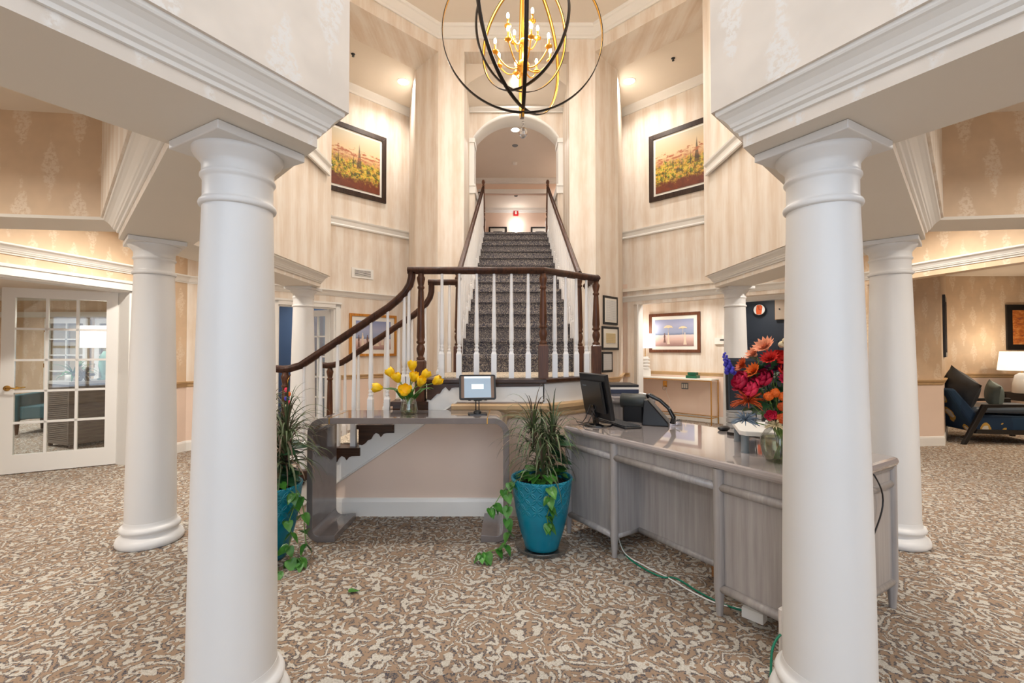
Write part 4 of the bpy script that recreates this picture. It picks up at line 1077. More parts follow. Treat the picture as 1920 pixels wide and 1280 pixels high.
potted((-1.67, 2.99, .0), 'turquoise pot with spiky dracaena, half hidden behind the left column beside the console table', 9,
       [(.0, -.02, .54), (.12, .0, .46), (-.07, .05, .42), (.08, .05, .30), (.14, -.05, .34)],
       [[(.17, -.08, .47), (.215, -.09, .44), (.22, -.10, .36), (.20, -.12, .28), (.21, -.11, .20), (.20, -.12, .12), (.22, -.14, .05)],
        [(.10, -.17, .47), (.12, -.20, .44), (.10, -.195, .36), (.12, -.185, .28), (.09, -.165, .20), (.10, -.16, .12), (.12, -.18, .05)],
        [(.18, -.02, .47), (.235, -.03, .40), (.26, -.05, .30), (.27, -.06, .20), (.29, -.08, .12), (.27, -.12, .05), (.30, -.16, .04)],
        [(.04, -.18, .47), (.02, -.21, .42), (.03, -.2, .3), (.02, -.18, .16), (.06, -.2, .04), (.14, -.24, .035), (.2, -.25, .03)]])
lf = MB(); heart_leaf(lf, (0, 0, .006), R(-75), 0, .05); heart_leaf(lf, (.03, .0, .006), R(-60), 0, .03)
lo_ = lf.build('fallen_leaf', M['leaf']); lo_.location = (-.98, 2.55, .004); tag(lo_, 'small green fallen leaf on the carpet before the console table', 'leaf')

# tulips
def vase(label, loc, prof, water_z, name='glass_vase'):
    t = T(name, label, 'vase', loc)
    MB().lathe(prof, 40).build('bowl', M['glass'], t)
    wp = [(max(r_-.004, .001), z) for r_, z in prof if z <= water_z]
    if wp: MB().lathe([(wp[0][0], .006)]+wp[1:], 40).build('water', M['water'], t)
    return t
VX, VY = -.85, 3.44
vase('clear glass vase of yellow tulips on the grey console table', (VX, VY, cz), [(.05, 0), (.062, .004), (.066, .03), (.058, .08), (.048, .125), (.046, .128)], .09)
def petal(mb, mx, L, w, open_, mi=0):
    n = 6; vs = []; fs = []
    for i in range(n+1):
        f = i/n; ww = w*math.sin(PI*min(1, .12+f*.80))**.8*(1 if f < .98 else .15)
        out = open_*L*(math.sin(f*PI*.62)*.62-.12*f*f); z = L*f*(1-.12*open_*f)
        for q in (-1, -.5, 0, .5, 1): vs.append((q*ww/2, out-.18*ww*q*q*1.2, z))
    for i in range(n):
        for k in range(4): a = i*5+k; fs.append((a, a+1, a+6, a+5))
    mb.add(vs, fs, mi, True, mx)
tl = [(-.155, -.03, .155, 100, 'leftmost of the bunch, leaning out sideways'), (-.095, .0, .225, 45, 'upper left of the bunch'), (-.055, -.03, .195, 30, 'just left of the middle'), (.01, .03, .262, 10, 'tallest at the top'),
      (.03, -.03, .20, 20, 'in the middle of the bunch'), (.07, -.05, .175, 40, 'lower right of the middle'), (.08, .01, .215, 50, 'upper right of the bunch'), (.15, -.02, .185, 70, 'rightmost of the bunch'), (-.0, -.09, .13, 55, 'lowest, facing the room')]
for i, (x, y, z, tilt, w_) in enumerate(tl):
    x *= 1.3; y *= 1.2; z *= 1.28
    t = T('tulip', 'open yellow tulip in the console vase, '+w_, 'flower', (VX, VY, cz), 0, 'yellow tulips in the glass vase')
    az = math.atan2(y, x); hd = Vector((x, y, z)); dr = Vector((math.cos(az)*math.sin(R(tilt*.85)), math.sin(az)*math.sin(R(tilt*.85)), math.cos(R(tilt*.85))))
    b_ = hd-dr*.01
    MB().tube([(-x*.12, -y*.12, .012), (x*.12, y*.12, .10), (x*.5, y*.5, .06+z*.62), tuple(b_)], .0032, 6).build('stem', M['stem'], t)
    q = dr.to_track_quat('Z', 'Y').to_matrix().to_4x4(); fl = MB(); op = .75 if i != 8 else 1.15
    for k in range(6):
        petal(fl, Matrix.Translation(hd-dr*.012) @ q @ Matrix.Rotation(2*PI*k/6, 4, 'Z') @ Matrix.Translation((0, .004, 0)),   .088-.004*(k % 2), .056, op*(1 if k % 2 else .8))
    fl.build('petals', M['tulip'], t)
    if i != 6:
        lm = MB(); strap_leaf(lm, (x*.2, y*.2, .11), az+.5*(1 if i % 2 else -1), R(55), .19, .055, 2.4, 0, 8); lm.build('leaf', M['leaf'], t)

# ------------------------------------------------------------------ reception desk
DL, DD, DH = 1.66, .84, .79
ang = math.atan2(-.854, .52)
dk = T('reception_desk', 'grey washed wooden reception desk with rounded rails and glossy top', 'desk', (.353, 3.395, 0), ang)
MB().prism([(x, y) for x, y in arc(0, 0, .035, 180, 270, 4)+arc(DL, 0, .035, 270, 360, 4)+arc(DL, DD, .035, 0, 90, 4)+arc(0, DD, .035, 90, 180, 4)], DH-.045, DH).build('desktop', M['desktop'], dk, bevel=.018)
for x in (0, .474, 1.229, DL):
    MB().lathe([(.016, 0), (.024, .11), (.027, .14), (.027, DH-.045)], 16, cx=x, cy=0).build('leg', M['desk'], dk)
for x in (0, DL): MB().lathe([(.016, 0), (.024, .11), (.027, .14), (.027, DH-.045)], 16, cx=x, cy=DD).build('leg', M['desk'], dk)
def rail(p, q): MB().tube([p, q], .022, 12).build('rail', M['desk'], dk)
for z in (.65,): 
    for a, b_ in ((0, .474), (.474, 1.229), (1.229, DL)): rail((a, 0, z), (b_, 0, z))
for a, b_ in ((0, .474), (1.229, DL)): rail((a, 0, .14), (b_, 0, .14))
RC = .22
rail((.474, 0, .14), (.474, RC, .14)); rail((1.229, 0, .14), (1.229, RC, .14)); rail((.474, RC, .14), (1.229, RC, .14))
for x in (0, DL):
    rail((x, 0, .14), (x, DD, .14)); rail((x, 0, .65), (x, DD, .65)); rail((x, 0, .742), (x, DD, .742))
def panel(x0, x1, y0, y1, z0, z1): MB().box(x0, x1, y0, y1, z0, z1).build('panel', M['desk'], dk)
panel(0, .474, .004, .02, .14, .745); panel(1.229, DL, .004, .02, .14, .745); panel(.474, 1.229, .004, .02, .65, .745)
panel(.474, .49, .0, RC, .14, .65); panel(1.213, 1.229, .0, RC, .14, .65); panel(.49, 1.213, RC-.008, RC+.008, .14, .65)
panel(-.008, .008, .02, DD, .14, .745); panel(DL-.008, DL+.008, .02, DD, .14, .745)
panel(.0, .46, DD-.02, DD, .14, .745); panel(1.24, DL, DD-.02, DD, .14, .745)
MB().tube([(DL+.030, .56+.10*math.sin(k*PI/10), .74-.028*k) for k in range(12)], .004, 6).build('cable', M['black'], dk)
D0 = Vector((.353, 3.395)); dx = Vector((.52, -.854)); dy = Vector((.854, .52))
def on_desk(u, v): p = D0+dx*u+dy*v; return (p.x, p.y, DH)
# monitors
def monitor(label, loc, rz, w, h, lift, tilt, logo=False):
    t = T('computer_monitor', label, 'monitor', loc, rz)
    MB().lathe([(.11, 0), (.112, .004), (.105, .012), (.03, .018)], 36).build('base', M['blackg'], t)
    MB().plate([(-.03, .012), (.03, .012), (.022, lift+.10), (-.022, lift+.10)], .0, .022, 0, Matrix.Rotation(R(tilt), 4, 'X')).build('neck', M['blackg'], t)
    mx = Matrix.Translation((0, -.012, lift)) @ Matrix.Rotation(R(tilt), 4, 'X')
    hs_ = MB().box(-w/2, w/2, -.022, .012, 0, h, 0, mx, bev=.008).box(-w/2+.04, w/2-.04, .012, .035, .05, h-.05, 0, mx, bev=.01)
    hs = hs_.build('housing', M['black'], t, bevel=.006)
    MB().box(-w/2+.018, w/2-.018, -.0235, -.022, .025, h-.018, 0, mx).build('screen', mat('dark screen', srgb(16, 16, 20), .35, spec=.3), hs)
    MB().tube([mx @ Vector((.05, .03, .10)), (.06, .07, .05), (.10, .08, .008), (.16, .10, .006)], .0035, 6).tube([mx @ Vector((-.05, .03, .10)), (-.04, .10, .03), (.04, .13, .006)], .003, 6).build('cable', M['black'], t)
    if logo:
        cu = bpy.data.curves.new('maker_word', 'FONT'); cu.body = 'lenovo'; cu.size = .022; cu.extrude = .0006
        to = bpy.data.objects.new('tmp', cu); C.objects.link(to)
        me = bpy.data.meshes.new_from_object(to.evaluated_get(bpy.context.evaluated_depsgraph_get())); bpy.data.objects.remove(to)
        me.materials.clear(); me.materials.append(M['greyp'])
        lg = bpy.data.objects.new('maker_word', me); C.objects.link(lg); lg.parent = hs
        lg.matrix_basis = mx @ Matrix.Translation((w/2-.09, .0362, h-.09)) @ Matrix.Rotation(PI, 4, 'Z') @ Matrix.Rotation(R(90), 4, 'X')
    return t
# back of the monitor faces the viewer: its screen looks along +dy
monitor('black monitor seen from behind at the left end of the reception desk', (.575, 3.42, DH), math.atan2(.96, -.29)+PI*0, .42, .33, .06, -10, True)
monitor('black monitor with dark screen on the right of the desk behind the bouquet', (1.60, 2.97, DH), R(-8), .52, .34, .17, -3)
kb = T('keyboard', 'black computer keyboard lying on the desk beside the left monitor', 'keyboard', (.735, 3.46, DH), R(-73))
MB().box(-.22, .22, -.07, .07, 0, .014, bev=.008).build('body', M['black'], kb, bevel=.003)
keys = MB()
for r_ in range(5):
    for c_ in range(15): keys.box(-.21+c_*.028, -.21+c_*.028+.023, -.06+r_*.025, -.06+r_*.025+.02, .014, .021)
keys.build('keys', mat('dark key caps', srgb(58, 60, 64), .5), kb)
# desk phone
ph = T('desk_phone', 'black angled desk phone with curved handset beside the keyboard', 'telephone', (1.02, 3.46, DH), R(-22))
MB().plate([(-.09, 0), (.10, 0), (.10, .02), (-.05, .19), (-.075, .19)], -.09, .09, 0).build('body', M['black'], ph, bevel=.006)
MB().add([(.103, -.085, .022), (.103, .085, .022), (-.044, .085, .190), (-.044, -.085, .190)], [(0, 1, 2, 3)]).build('face', mat('dark phone face', srgb(66, 70, 76), .4), ph)
MB().tube([(.125, -.07, .022), (.135, -.07, .07), (.10, -.07, .135), (.04, -.07, .19), (-.03, -.07, .225), (-.055, -.07, .215)], [.02, .017, .014, .014, .018, .02], 10).build('handset', M['blackg'], ph)
cb = MB(); pts = []
for i in range(90): f = i/89; a = f*2*PI*16; pts.append((-.05+f*.10+.008*math.cos(a), .12+.03*math.sin(f*5), .012+.008*math.sin(a)+.04*f*(1-f)))
cb.tube(pts, .0025, 5).build('coiled_cord', M['black'], ph)
# black round speaker
sp = T('desk_fan_heater', 'dark cylindrical desk speaker lying crosswise behind the phone', 'speaker', (.90, 3.62, DH), R(-28))
MB().lathe([(.05, -.10), (.058, -.095), (.058, .085), (.052, .10)], 28, 0, Matrix.Translation((0, 0, .16)) @ Matrix.Rotation(R(90), 4, 'Y')).build('body', mat('dark grey shell', srgb(60, 64, 62), .4), sp)
MB().lathe([(.046, 0), (.030, .003)], 24, 0, Matrix.Translation((.101, 0, .16)) @ Matrix.Rotation(R(90), 4, 'Y')).build('grille', M['blackg'], sp)
MB().box(-.08, .08, -.045, .045, 0, .12, bev=.01).build('stand', M['black'], sp)
sp.name = 'desk_speaker'
tr = T('clip_dispenser', 'small clear acrylic clip holder on the desk right of the phone', 'holder', (1.16, 3.40, DH), R(20))
MB().box(-.03, .03, -.025, .025, 0, .012).box(-.03, -.026, -.025, .025, .012, .05).box(.026, .03, -.025, .025, .012, .04).box(-.03, .03, .021, .025, .012, .05).build('body', M['glass'], tr)
MB().tube([(-.02, .0, .015), (0, .01, .03), (.022, -.01, .045)], .004, 6).build('clips', M['black'], tr)
ms = MB().ball((0, 0, .014), .034, sc=(1, 1.6, .5)).build('computer_mouse', M['black']); ms.location = (1.42, 3.20, DH); ms.rotation_euler = (0, 0, R(-60)); tag(ms, 'grey black computer mouse on the desk before the right monitor', 'mouse')
mp = MB().box(-.07, .07, -.05, .05, 0, .02, bev=.02).build('card_reader', M['blackg']); mp.location = (1.44, 3.02, DH); mp.rotation_euler = (0, 0, R(-40)); tag(mp, 'small glossy black card reader between the mouse and the white riser', 'card reader')
rs = T('monitor_riser', 'white monitor riser with grey cylinder legs on the desk behind the vase', 'stand', (1.45, 2.60, DH), R(-20))
MB().box(-.22, .22, -.20, .20, .095, .122, bev=.03).build('shelf', M['white'], rs, bevel=.005)
for x in (-.19, .19):
    for y in (-.165, .165): MB().lathe([(.022, 0), (.022, .006), (.02, .007), (.02, .095)], 20, cx=x, cy=y).build('leg', M['greyp'], rs)
pp = MB().box(-.11, .11, -.06, .06, 0, .03, bev=.01).build('receipt_printer', mat('light grey plastic', srgb(196, 196, 196), .4)); pp.location = (1.50, 2.58, DH+.123); pp.rotation_euler = (0, 0, R(-20)); tag(pp, 'flat light grey device lying on the white riser', 'office device')

# bouquet
BV = on_desk(1.42, .23)
vase('round clear glass vase of mixed flowers at the right end of the desk', BV, [(.05, 0), (.068, .004), (.085, .04), (.094, .085), (.090, .12), (.070, .155), (.056, .17), (.062, .185), (.068, .19)], .13)
fm = {k: mat(k+' petal', c, .6, var=.22, scale=40) for k, c in dict(orange=srgb(236, 110, 32), red=srgb(214, 44, 36), crimson=srgb(190, 20, 66), pink=srgb(236, 50, 90), peach=srgb(246, 160, 122), purple=srgb(120, 30, 90), yellow=srgb(244, 186, 50), blue=srgb(70, 66, 190), rust=srgb(200, 84, 30), pale=srgb(226, 214, 176), thistle=srgb(130, 150, 170)).items()}
def head_daisy(t, p, dr, rad, m, layers=4, n=14, cup=.5):
    q = dr.to_track_quat('Z', 'Y').to_matrix().to_4x4(); fl = MB()
    for l in range(layers):
        for k in range(n-l*2):
            a = 2*PI*k/(n-l*2)+l*.3; rr_ = rad*(1-l*.2)
            mx = Matrix.Translation(p) @ q @ Matrix.Rotation(a, 4, 'Z') @ Matrix.Rotation(R(72-l*18-cup*20), 4, 'X')
            w = rr_*.42
            vs = [(-w*.25, 0, 0), (w*.25, 0, 0), (w*.5, rr_*0, rr_*.55), (0, -.06*rr_, rr_), (-w*.5, 0, rr_*.55), (0, -.05*rr_, rr_*.5)]
            vs = [(x, -y, z) for x, y, z in vs]
            fl.add(vs, [(0, 1, 5), (1, 2, 5), (2, 3, 5), (3, 4, 5), (4, 0, 5)], 0, True, mx)
    fl.ball(p, rad*.22, nu=8, nv=6)
    fl.build('petals', m, t)
def head_rose(t, p, dr, rad, m):
    q = dr.to_track_quat('Z', 'Y').to_matrix().to_4x4(); fl = MB()
    for l in range(4):
        for k in range(5):
            petal(fl, Matrix.Translation(p-dr*rad*.6) @ q @ Matrix.Rotation(2*PI*k/5+l*.6, 4, 'Z') @ Matrix.Translation((0, rad*(.1+.12*l), 0)), rad*(1.25-.05*l), rad*1.1, .35+.28*l)
    fl.build('petals', m, t)
def head_ball(t, p, dr, rad, m):
    fl = MB(); fl.ball(p, rad, nu=12, nv=8)
    rnd = random.Random(int(p.x*999))
    for k in range(40):
        a = rnd.uniform(0, 2*PI); z = rnd.uniform(-.5, 1); s_ = math.sqrt(max(0, 1-z*z)); d = Vector((s_*math.cos(a), s_*math.sin(a), z))
        fl.ball(p+d*rad*.92, rad*.22, nu=6, nv=4)
    fl.build('petals', m, t)
def head_spike(t, p, dr, rad, m):
    fl = MB(); rnd = random.Random(4)
    for k in range(60):
        a = rnd.uniform(0, 2*PI); z = rnd.uniform(-.3, .9); s_ = math.sqrt(1-z*z); d = Vector((s_*math.cos(a), s_*math.sin(a), z))
        fl.tube([p, p+d*rad*.6, p+d*rad+Vector((0, 0, -rad*.15))], [.003, .003, .0012], 5)
    fl.build('petals', m, t)
def head_snap(t, p, dr, rad, m):
    fl = MB(); rnd = random.Random(8)
    for k in range(22):
        f = k/22; a = k*2.4; o = Vector((math.cos(a), math.sin(a), 0))*rad*.5*(1-f*.7)
        fl.ball(p+dr*rad*3*f+o, rad*.36*(1-f*.6), nu=8, nv=5)
    fl.build('petals', m, t)
BQ = [ # name, label, kind, colour, (right, toward viewer, up) offset from vase base, radius
 ('snapdragon', 'pale cream snapdragon spike at the top of the bouquet', 's', 'pale', (.05, 0, .50), .04),
 ('dahlia', 'peach dahlia at the upper left of the bouquet', 'd', 'peach', (-.04, .02, .49), .055),
 ('dahlia', 'pale pink dahlia left of the snapdragon spike in the bouquet', 'd', 'peach', (-.09, .0, .46), .045),
 ('zinnia', 'red zinnia just below the peach dahlia', 'd', 'red', (-.02, .05, .44), .045),
 ('zinnia', 'orange zinnia at the left near the blue flower', 'd', 'rust', (-.14, .03, .41), .042),
 ('delphinium', 'violet blue delphinium at the far left of the bouquet', 's', 'blue', (-.205, .0, .375), .032),
 ('rose', 'bright pink rose low on the left of the bouquet', 'r', 'pink', (-.115, .06, .315), .045),
 ('rose', 'red pink rose above the bright pink rose', 'r', 'crimson', (-.16, .05, .345), .042),
 ('rose', 'crimson rose left of the orange zinnia centre', 'r', 'crimson', (-.06, .05, .36), .045),
 ('zinnia', 'large orange zinnia in the middle left of the bouquet', 'd', 'orange', (-.09, .06, .385), .045),
 ('chrysanthemum', 'purple chrysanthemum in the upper middle of the bouquet', 'd', 'purple', (.0, .02, .40), .045),
 ('carnation', 'red carnation right of the purple chrysanthemum', 'r', 'red', (.06, .04, .40), .038),
 ('rose', 'yellow rosebud at the upper right of the bouquet', 'r', 'yellow', (.085, .0, .455), .035),
 ('carnation', 'pink carnation at the right edge of the bouquet', 'r', 'pink', (.11, .04, .40), .042),
 ('chrysanthemum', 'dark crimson chrysanthemum at the centre right', 'd', 'crimson', (.05, .07, .35), .045),
 ('dahlia', 'orange dahlia at the right edge above the buttons', 'd', 'orange', (.125, .06, .33), .05),
 ('spider_chrysanthemum', 'bronze spidery chrysanthemum low on the left of the bouquet', 'x', 'rust', (-.12, .07, .255), .07),
 ('thistle', 'silver blue sea thistle at the lowest left of the bouquet', 'x', 'thistle', (-.135, .07, .175), .055),
 ('thistle', 'pale green thistle at the bottom middle of the bouquet', 'x', 'pale', (.0, .10, .165), .04),
 ('button_mum', 'small orange button flower, leftmost of the button cluster', 'b', 'orange', (-.03, .09, .285), .018),
 ('button_mum', 'orange button flower at the top of the button cluster', 'b', 'orange', (.0, .09, .30), .018),
 ('button_mum', 'orange button flower right in the button cluster', 'b', 'orange', (.035, .09, .285), .018),
 ('button_mum', 'orange button flower below the button cluster', 'b', 'rust', (.03, .10, .245), .018),
 ('button_mum', 'lowest small orange button flower above the vase rim', 'b', 'rust', (.03, .10, .195), .022),
 ('lily', 'salmon orange lily at the right below the dahlia', 'd', 'red', (.085, .09, .265), .048),
 ('zinnia', 'coral zinnia at the lower right near the column', 'd', 'peach', (.10, .09, .235), .035),
 ('carnation', 'small pink carnation above the pale thistle', 'r', 'pink', (-.02, .09, .205), .022),
 ('zinnia', 'deep red zinnia at the far right top of the bouquet', 'd', 'red', (.14, .02, .47), .035),
 ('rose', 'red rose in the top centre of the bouquet', 'r', 'red', (.03, .02, .45), .035),
]
rgt = Vector((.90, -.43, 0)).normalized()*1; vw = Vector((-.50, -.86, 0)).normalized()
rgt = Vector((.86, -.50, 0))
for nm, lab, kd, colr, (a, v_, h), rad in BQ:
    t = T(nm, lab, 'flower', BV, 0, 'flowers in the desk bouquet')
    h *= 1.17; a -= .02; rad *= 1.22
    p = rgt*a+vw*v_+Vector((0, 0, h)); dr = (rgt*a*1.6+vw*(.12+v_)+Vector((0, 0, .16))).normalized()
    {'d': head_daisy, 'r': head_rose, 'b': head_ball, 'x': head_spike, 's': head_snap}[kd](t, p, dr if kd != 's' else (Vector((0, 0, 1))+rgt*(.5 if a > 0 else -.3)).normalized(), rad, fm[colr])
    MB().tube([(-p.x*.25, -p.y*.25, .01), (p.x*.15, p.y*.15, .17), (p.x*.6, p.y*.6, .17+(h-.17)*.55), tuple(p-dr*.01)], .0028, 6).build('stem', M['stem'], t)
gr = T('foliage_sprig', 'loose green leaves filling the desk bouquet', 'foliage', BV); rnd = random.Random(3)
g_ = MB()
for k in range(90):
    a = rnd.uniform(-.13, .14); v_ = rnd.uniform(-.06, .09); h = rnd.uniform(.2, .54)
    p = rgt*a+vw*v_+Vector((0, 0, h)); heart_leaf(g_, p, rnd.uniform(0, 2*PI), R(rnd.uniform(-60, 30)), rnd.uniform(.04, .075), 0, R(rnd.uniform(-40, 40)))
for k in range(9): a = rnd.uniform(-.12, .12); g_.tube([(0, 0, .02), tuple(rgt*a*.4+Vector((0, 0, .2))), tuple(rgt*a+Vector((0, 0, .40)))], .002, 5)
g_.build('leaves', M['leafd'], gr)

# office chair behind desk
oc_ = T('office_chair', 'grey office chair with ribbed back behind the desk', 'chair', (1.82, 3.56, 0), R(-31))
MB().box(-.25, .25, -.24, .24, .43, .51, bev=.06).build('seat', mat('grey leather', srgb(168, 166, 164), .5), oc_, bevel=.02)
bk = MB()
for i in range(7): bk.box(-.22, .22, .22, .27, .56+i*.045, .60+i*.045, bev=.02)
bk.build('backrest', mat('grey leather back', srgb(178, 176, 174), .45), oc_, bevel=.012)
MB().lathe([(.03, .08), (.03, .43)], 16).build('gas_lift', M['greyp'], oc_)
for i in range(5):
    a = 2*PI*i/5; MB().tube([(0, 0, .09), (.27*math.cos(a), .27*math.sin(a), .07)], .018).ball((.27*math.cos(a), .27*math.sin(a), .03), .03).build('leg', M['greyp'], oc_)
MB().box(-.02, .02, .2, .30, .40, .62).build('back_bracket', M['greyp'], oc_)

# things under / by the desk
def cord(name, label, pts, r_, m):
    # smooth through points
    P_ = [Vector(p) for p in pts]; out = []
    for i in range(len(P_)-1):
        a = P_[max(i-1, 0)]; b_ = P_[i]; c_ = P_[i+1]; d = P_[min(i+2, len(P_)-1)]
        for k in range(8):
            t_ = k/8; out.append(.5*((2*b_)+(-a+c_)*t_+(2*a-5*b_+4*c_-d)*t_*t_+(-a+3*b_-3*c_+d)*t_**3))
    out.append(P_[-1]); o = MB().tube(out, r_, 8).build(name, m, loc=tuple(P_[0])); return tag(o, label, 'cord')
green = mat('green rubber cord', srgb(0, 120, 90), .4)
cord('extension_cord', 'green cord snaking on the carpet under the desk front', [(.66, 3.18, .07), (.68, 3.0, .008), (.74, 2.83, .007), (.82, 2.72, .007), (.90, 2.70, .007), (.97, 2.55, .007), (1.06, 2.42, .007), (1.2, 2.32, .007)], .005, green)
cord('white_cable', 'white cord beside the green cord under the desk', [(.66, 3.22, .12), (.67, 3.03, .02), (.76, 2.86, .006), (.85, 2.72, .006), (.93, 2.56, .006), (1.02, 2.44, .006), (1.15, 2.38, .006)], .004, M['white'])
cord('extension_cord', 'green looped cord standing by the foot of the right front column', [(1.16, 2.02, .10), (1.08, 1.965, .135), (1.025, 1.93, .10), (1.00, 1.90, .03), (.992, 1.885, .006), (1.03, 1.91, .03), (1.10, 1.93, .035), (1.18, 1.98, .01)], .005, green)
bx_ = MB().box(-.12, .12, -.1, .1, 0, .13).build('wooden_box', wood('light box wood', srgb(150, 100, 58), srgb(196, 142, 90), .5, (3, 20, 20), 0)); bx_.location = tuple(D0+dx*1.08+dy*.42)+(0,); bx_.rotation_euler = (0, 0, ang); tag(bx_, 'small light wooden box on the floor under the desk', 'box')
pw = MB().box(-.05, .05, -.03, .03, 0, .05).box(.008, .032, -.028, .028, .05, .052).build('power_adapter', M['white']); pw.location = tuple(D0+dx*1.34+dy*.12)+(0,); pw.rotation_euler = (0, 0, ang+.2); tag(pw, 'white power adapter on the carpet under the right of the desk', 'power adapter')
ps = MB().box(-.012, .012, -.05, .05, 0, .24, bev=.008).build('power_strip', mat('white and red strip', srgb(236, 230, 226), .4)); ps.location = tuple(D0+dx*1.60+dy*-.075)+(0,); ps.rotation_euler = (0, 0, ang); tag(ps, 'white power strip standing against the desk by the right front column', 'power strip')

# bookcase along stairs
bc = T('side_cabinet', 'low grey cabinet with glass top beside the stairs, behind the phone', 'cabinet', (.98, 5.0, 0))
MB().box(-.19, .16, -1.05, .95, .10, .90).build('body', M['desk'], bc)
MB().box(-.21, .19, -1.10, 1.0, .915, .955, bev=.03).build('top', M['desktop'], bc, bevel=.01)
MB().tube([(-.20, -1.08, .915), (.18, -1.08, .915)], .022, 10).build('rail', M['desk'], bc)
for x in (-.17, .14):
    for y in (-1.03, .93): MB().lathe([(.016, 0), (.026, .12), (.026, .915)], 14, cx=x, cy=y).build('leg', M['desk'], bc)
bks = [('dark blue', srgb(50, 60, 84), 0, .34, .24), ('white', srgb(232, 230, 226), .035, .32, .23), ('black', srgb(34, 34, 38), .057, .28, .20)]
for nm, c_, z, w, d in bks:
    o = MB().box(-.13, .13, -.16, .16, 0, .02 if nm != 'dark blue' else .034).build('document_tray' if nm == 'dark blue' else 'folder', mat(nm+' cover', c_, .5)); o.location = (.97, 4.35, .957+z); tag(o, nm+(' tray at the bottom' if nm == 'dark blue' else ' folder in the middle' if nm == 'white' else ' folder on top')+' of the pile on the side cabinet behind the monitor', 'folder')

# white console with brass frame in niche
nt_ = T('console_table', 'white topped brass console table under the niche painting', 'table', (2.98, 8.92, 0), R(-45))
MB().box(-.92, .92, -.17, .17, .805, .83).build('tabletop', M['matb'], nt_)
bf = MB().box(-.92, .92, -.172, -.158, .79, .806).box(-.92, .92, .158, .172, .79, .806)
bf.build('apron', M['brass'], nt_)
for x in (-.91, .91):
    for y in (-.162, .162): MB().box(x-.008, x+.008, y-.008, y+.008, 0, .80).build('leg', M['brass'], nt_)
MB().box(-.91, .91, -.17, -.156, .12, .134).build('stretcher', M['brass'], nt_); MB().box(-.91, .91, .156, .17, .12, .134).build('stretcher', M['brass'], nt_)
for x in (-.91, .91): MB().box(x-.007, x+.007, -.16, .16, .12, .134).build('stretcher', M['brass'], nt_)
def lamp(label, loc, shade_r, z0, z1, prof, bm, sm, watt, taper=.92, col=(1, .88, .72)):
    t = T('table_lamp', label, 'lamp', loc)
    if bm == 'blocks':
        mb = MB().box(-.085, .085, -.085, .085, 0, .14)
        for i in range(4): z = .15+i*.065; mb.box(-.07, .07, -.07, .07, z, z+.028); mb.sqlathe([(.05, z-.01), (.05, z+.055)])
        mb.build('base', M['white'], t)
        MB().tube([(0, 0, .38), (0, 0, z1-.05)], .008).build('neck', M['brass'], t)
    else:
        MB().lathe(prof, 28).build('base', bm, t); MB().tube([(0, 0, prof[-1][1]-.005), (0, 0, z1-.05)], .007).build('neck', M['brass'], t)
    MB().lathe([(shade_r*.98, z0), (shade_r, z0+.004), (shade_r*taper, z1), (shade_r*taper-.008, z1-.004), (shade_r-.012, z0+.008)], 36).build('lamp_shade', sm, t)
    ld = bpy.data.lights.new('lamp_bulb', 'POINT'); ld.energy = watt; ld.color = col; ld.shadow_soft_size = .12
    o = bpy.data.objects.new('lamp_bulb', ld); C.objects.link(o); o.location = (loc[0], loc[1], loc[2]+z1+.10)
    return t
lamp('white stacked block table lamp with white shade on the brass console table', (2.645, 9.24, .83), .195, .57, .86, None, 'blocks', M['shade2'], 2.5, 1.0, (1, .97, .93))
for w, z, lb in ((.16, 0, 'lower larger dark green box on the white console table'), (.12, .058, 'smaller dark green box stacked on top on the white console table')):
    o = MB().box(-w/2*1.3, w/2*1.3, -w/2, w/2, 0, .052, bev=.004).box(-w/2*1.31, w/2*1.31, -w/2*1.01, w/2*1.01, .034, .038).build('gift_box', mat('green lacquer %g' % w, srgb(20, 92, 66), .35), bevel=.003); o.location = (3.34, 8.56, .831+z); o.rotation_euler = (0, 0, R(-45)); tag(o, lb, 'box', None)
def wallbox(name, label, cat, p, z, w, h, m='matb', d=.02, rz=-45):
    t = T(name, label, cat, (p[0], p[1], z), R(rz)); MB().box(-w/2, w/2, -d, 0, 0, h, bev=.004).build('plate', M[m], t); return t
th_ = wallbox('thermostat', 'cream wall thermostat between niche painting and far right column', 'thermostat', P2(3.80), 1.47, .20, .12, 'matb', .04)
MB().box(.0, .08, -.043, -.04, .06, .09).build('display', M['grate'], th_)
ou = wallbox('wall_outlet', 'three slot outlet plate on the niche wall below the console table top', 'outlet', tuple(Vector(P2(3.32))-Vector((.011, .011))), .60, .13, .12, 'greyp')
for x in (-.04, 0, .04): MB().box(x-.014, x+.014, -.024, -.02, .02, .10).build('socket', M['matb'], ou)
nl = T('night_light', 'small clear plug-in night light on the niche wall under the console table', 'night light', tuple(Vector(P2(3.03))-Vector((.011, .011)))+(.58,), R(-45))
MB().box(-.04, .04, -.015, 0, .04, .16).build('plate', M['brass'], nl); MB().ball((0, -.04, .02), .04, sc=(1, .8, 1.2)).build('globe', M['glass'], nl)
cord('lamp_cord', 'thin white cord hanging from the night light outlet under the console table', [P2(3.05)+(.66,), (3.03, 9.12, .52), (3.08, 9.08, .36), (3.08, 9.06, .2), (3.2, 8.96, .1)], .003, M['white'])

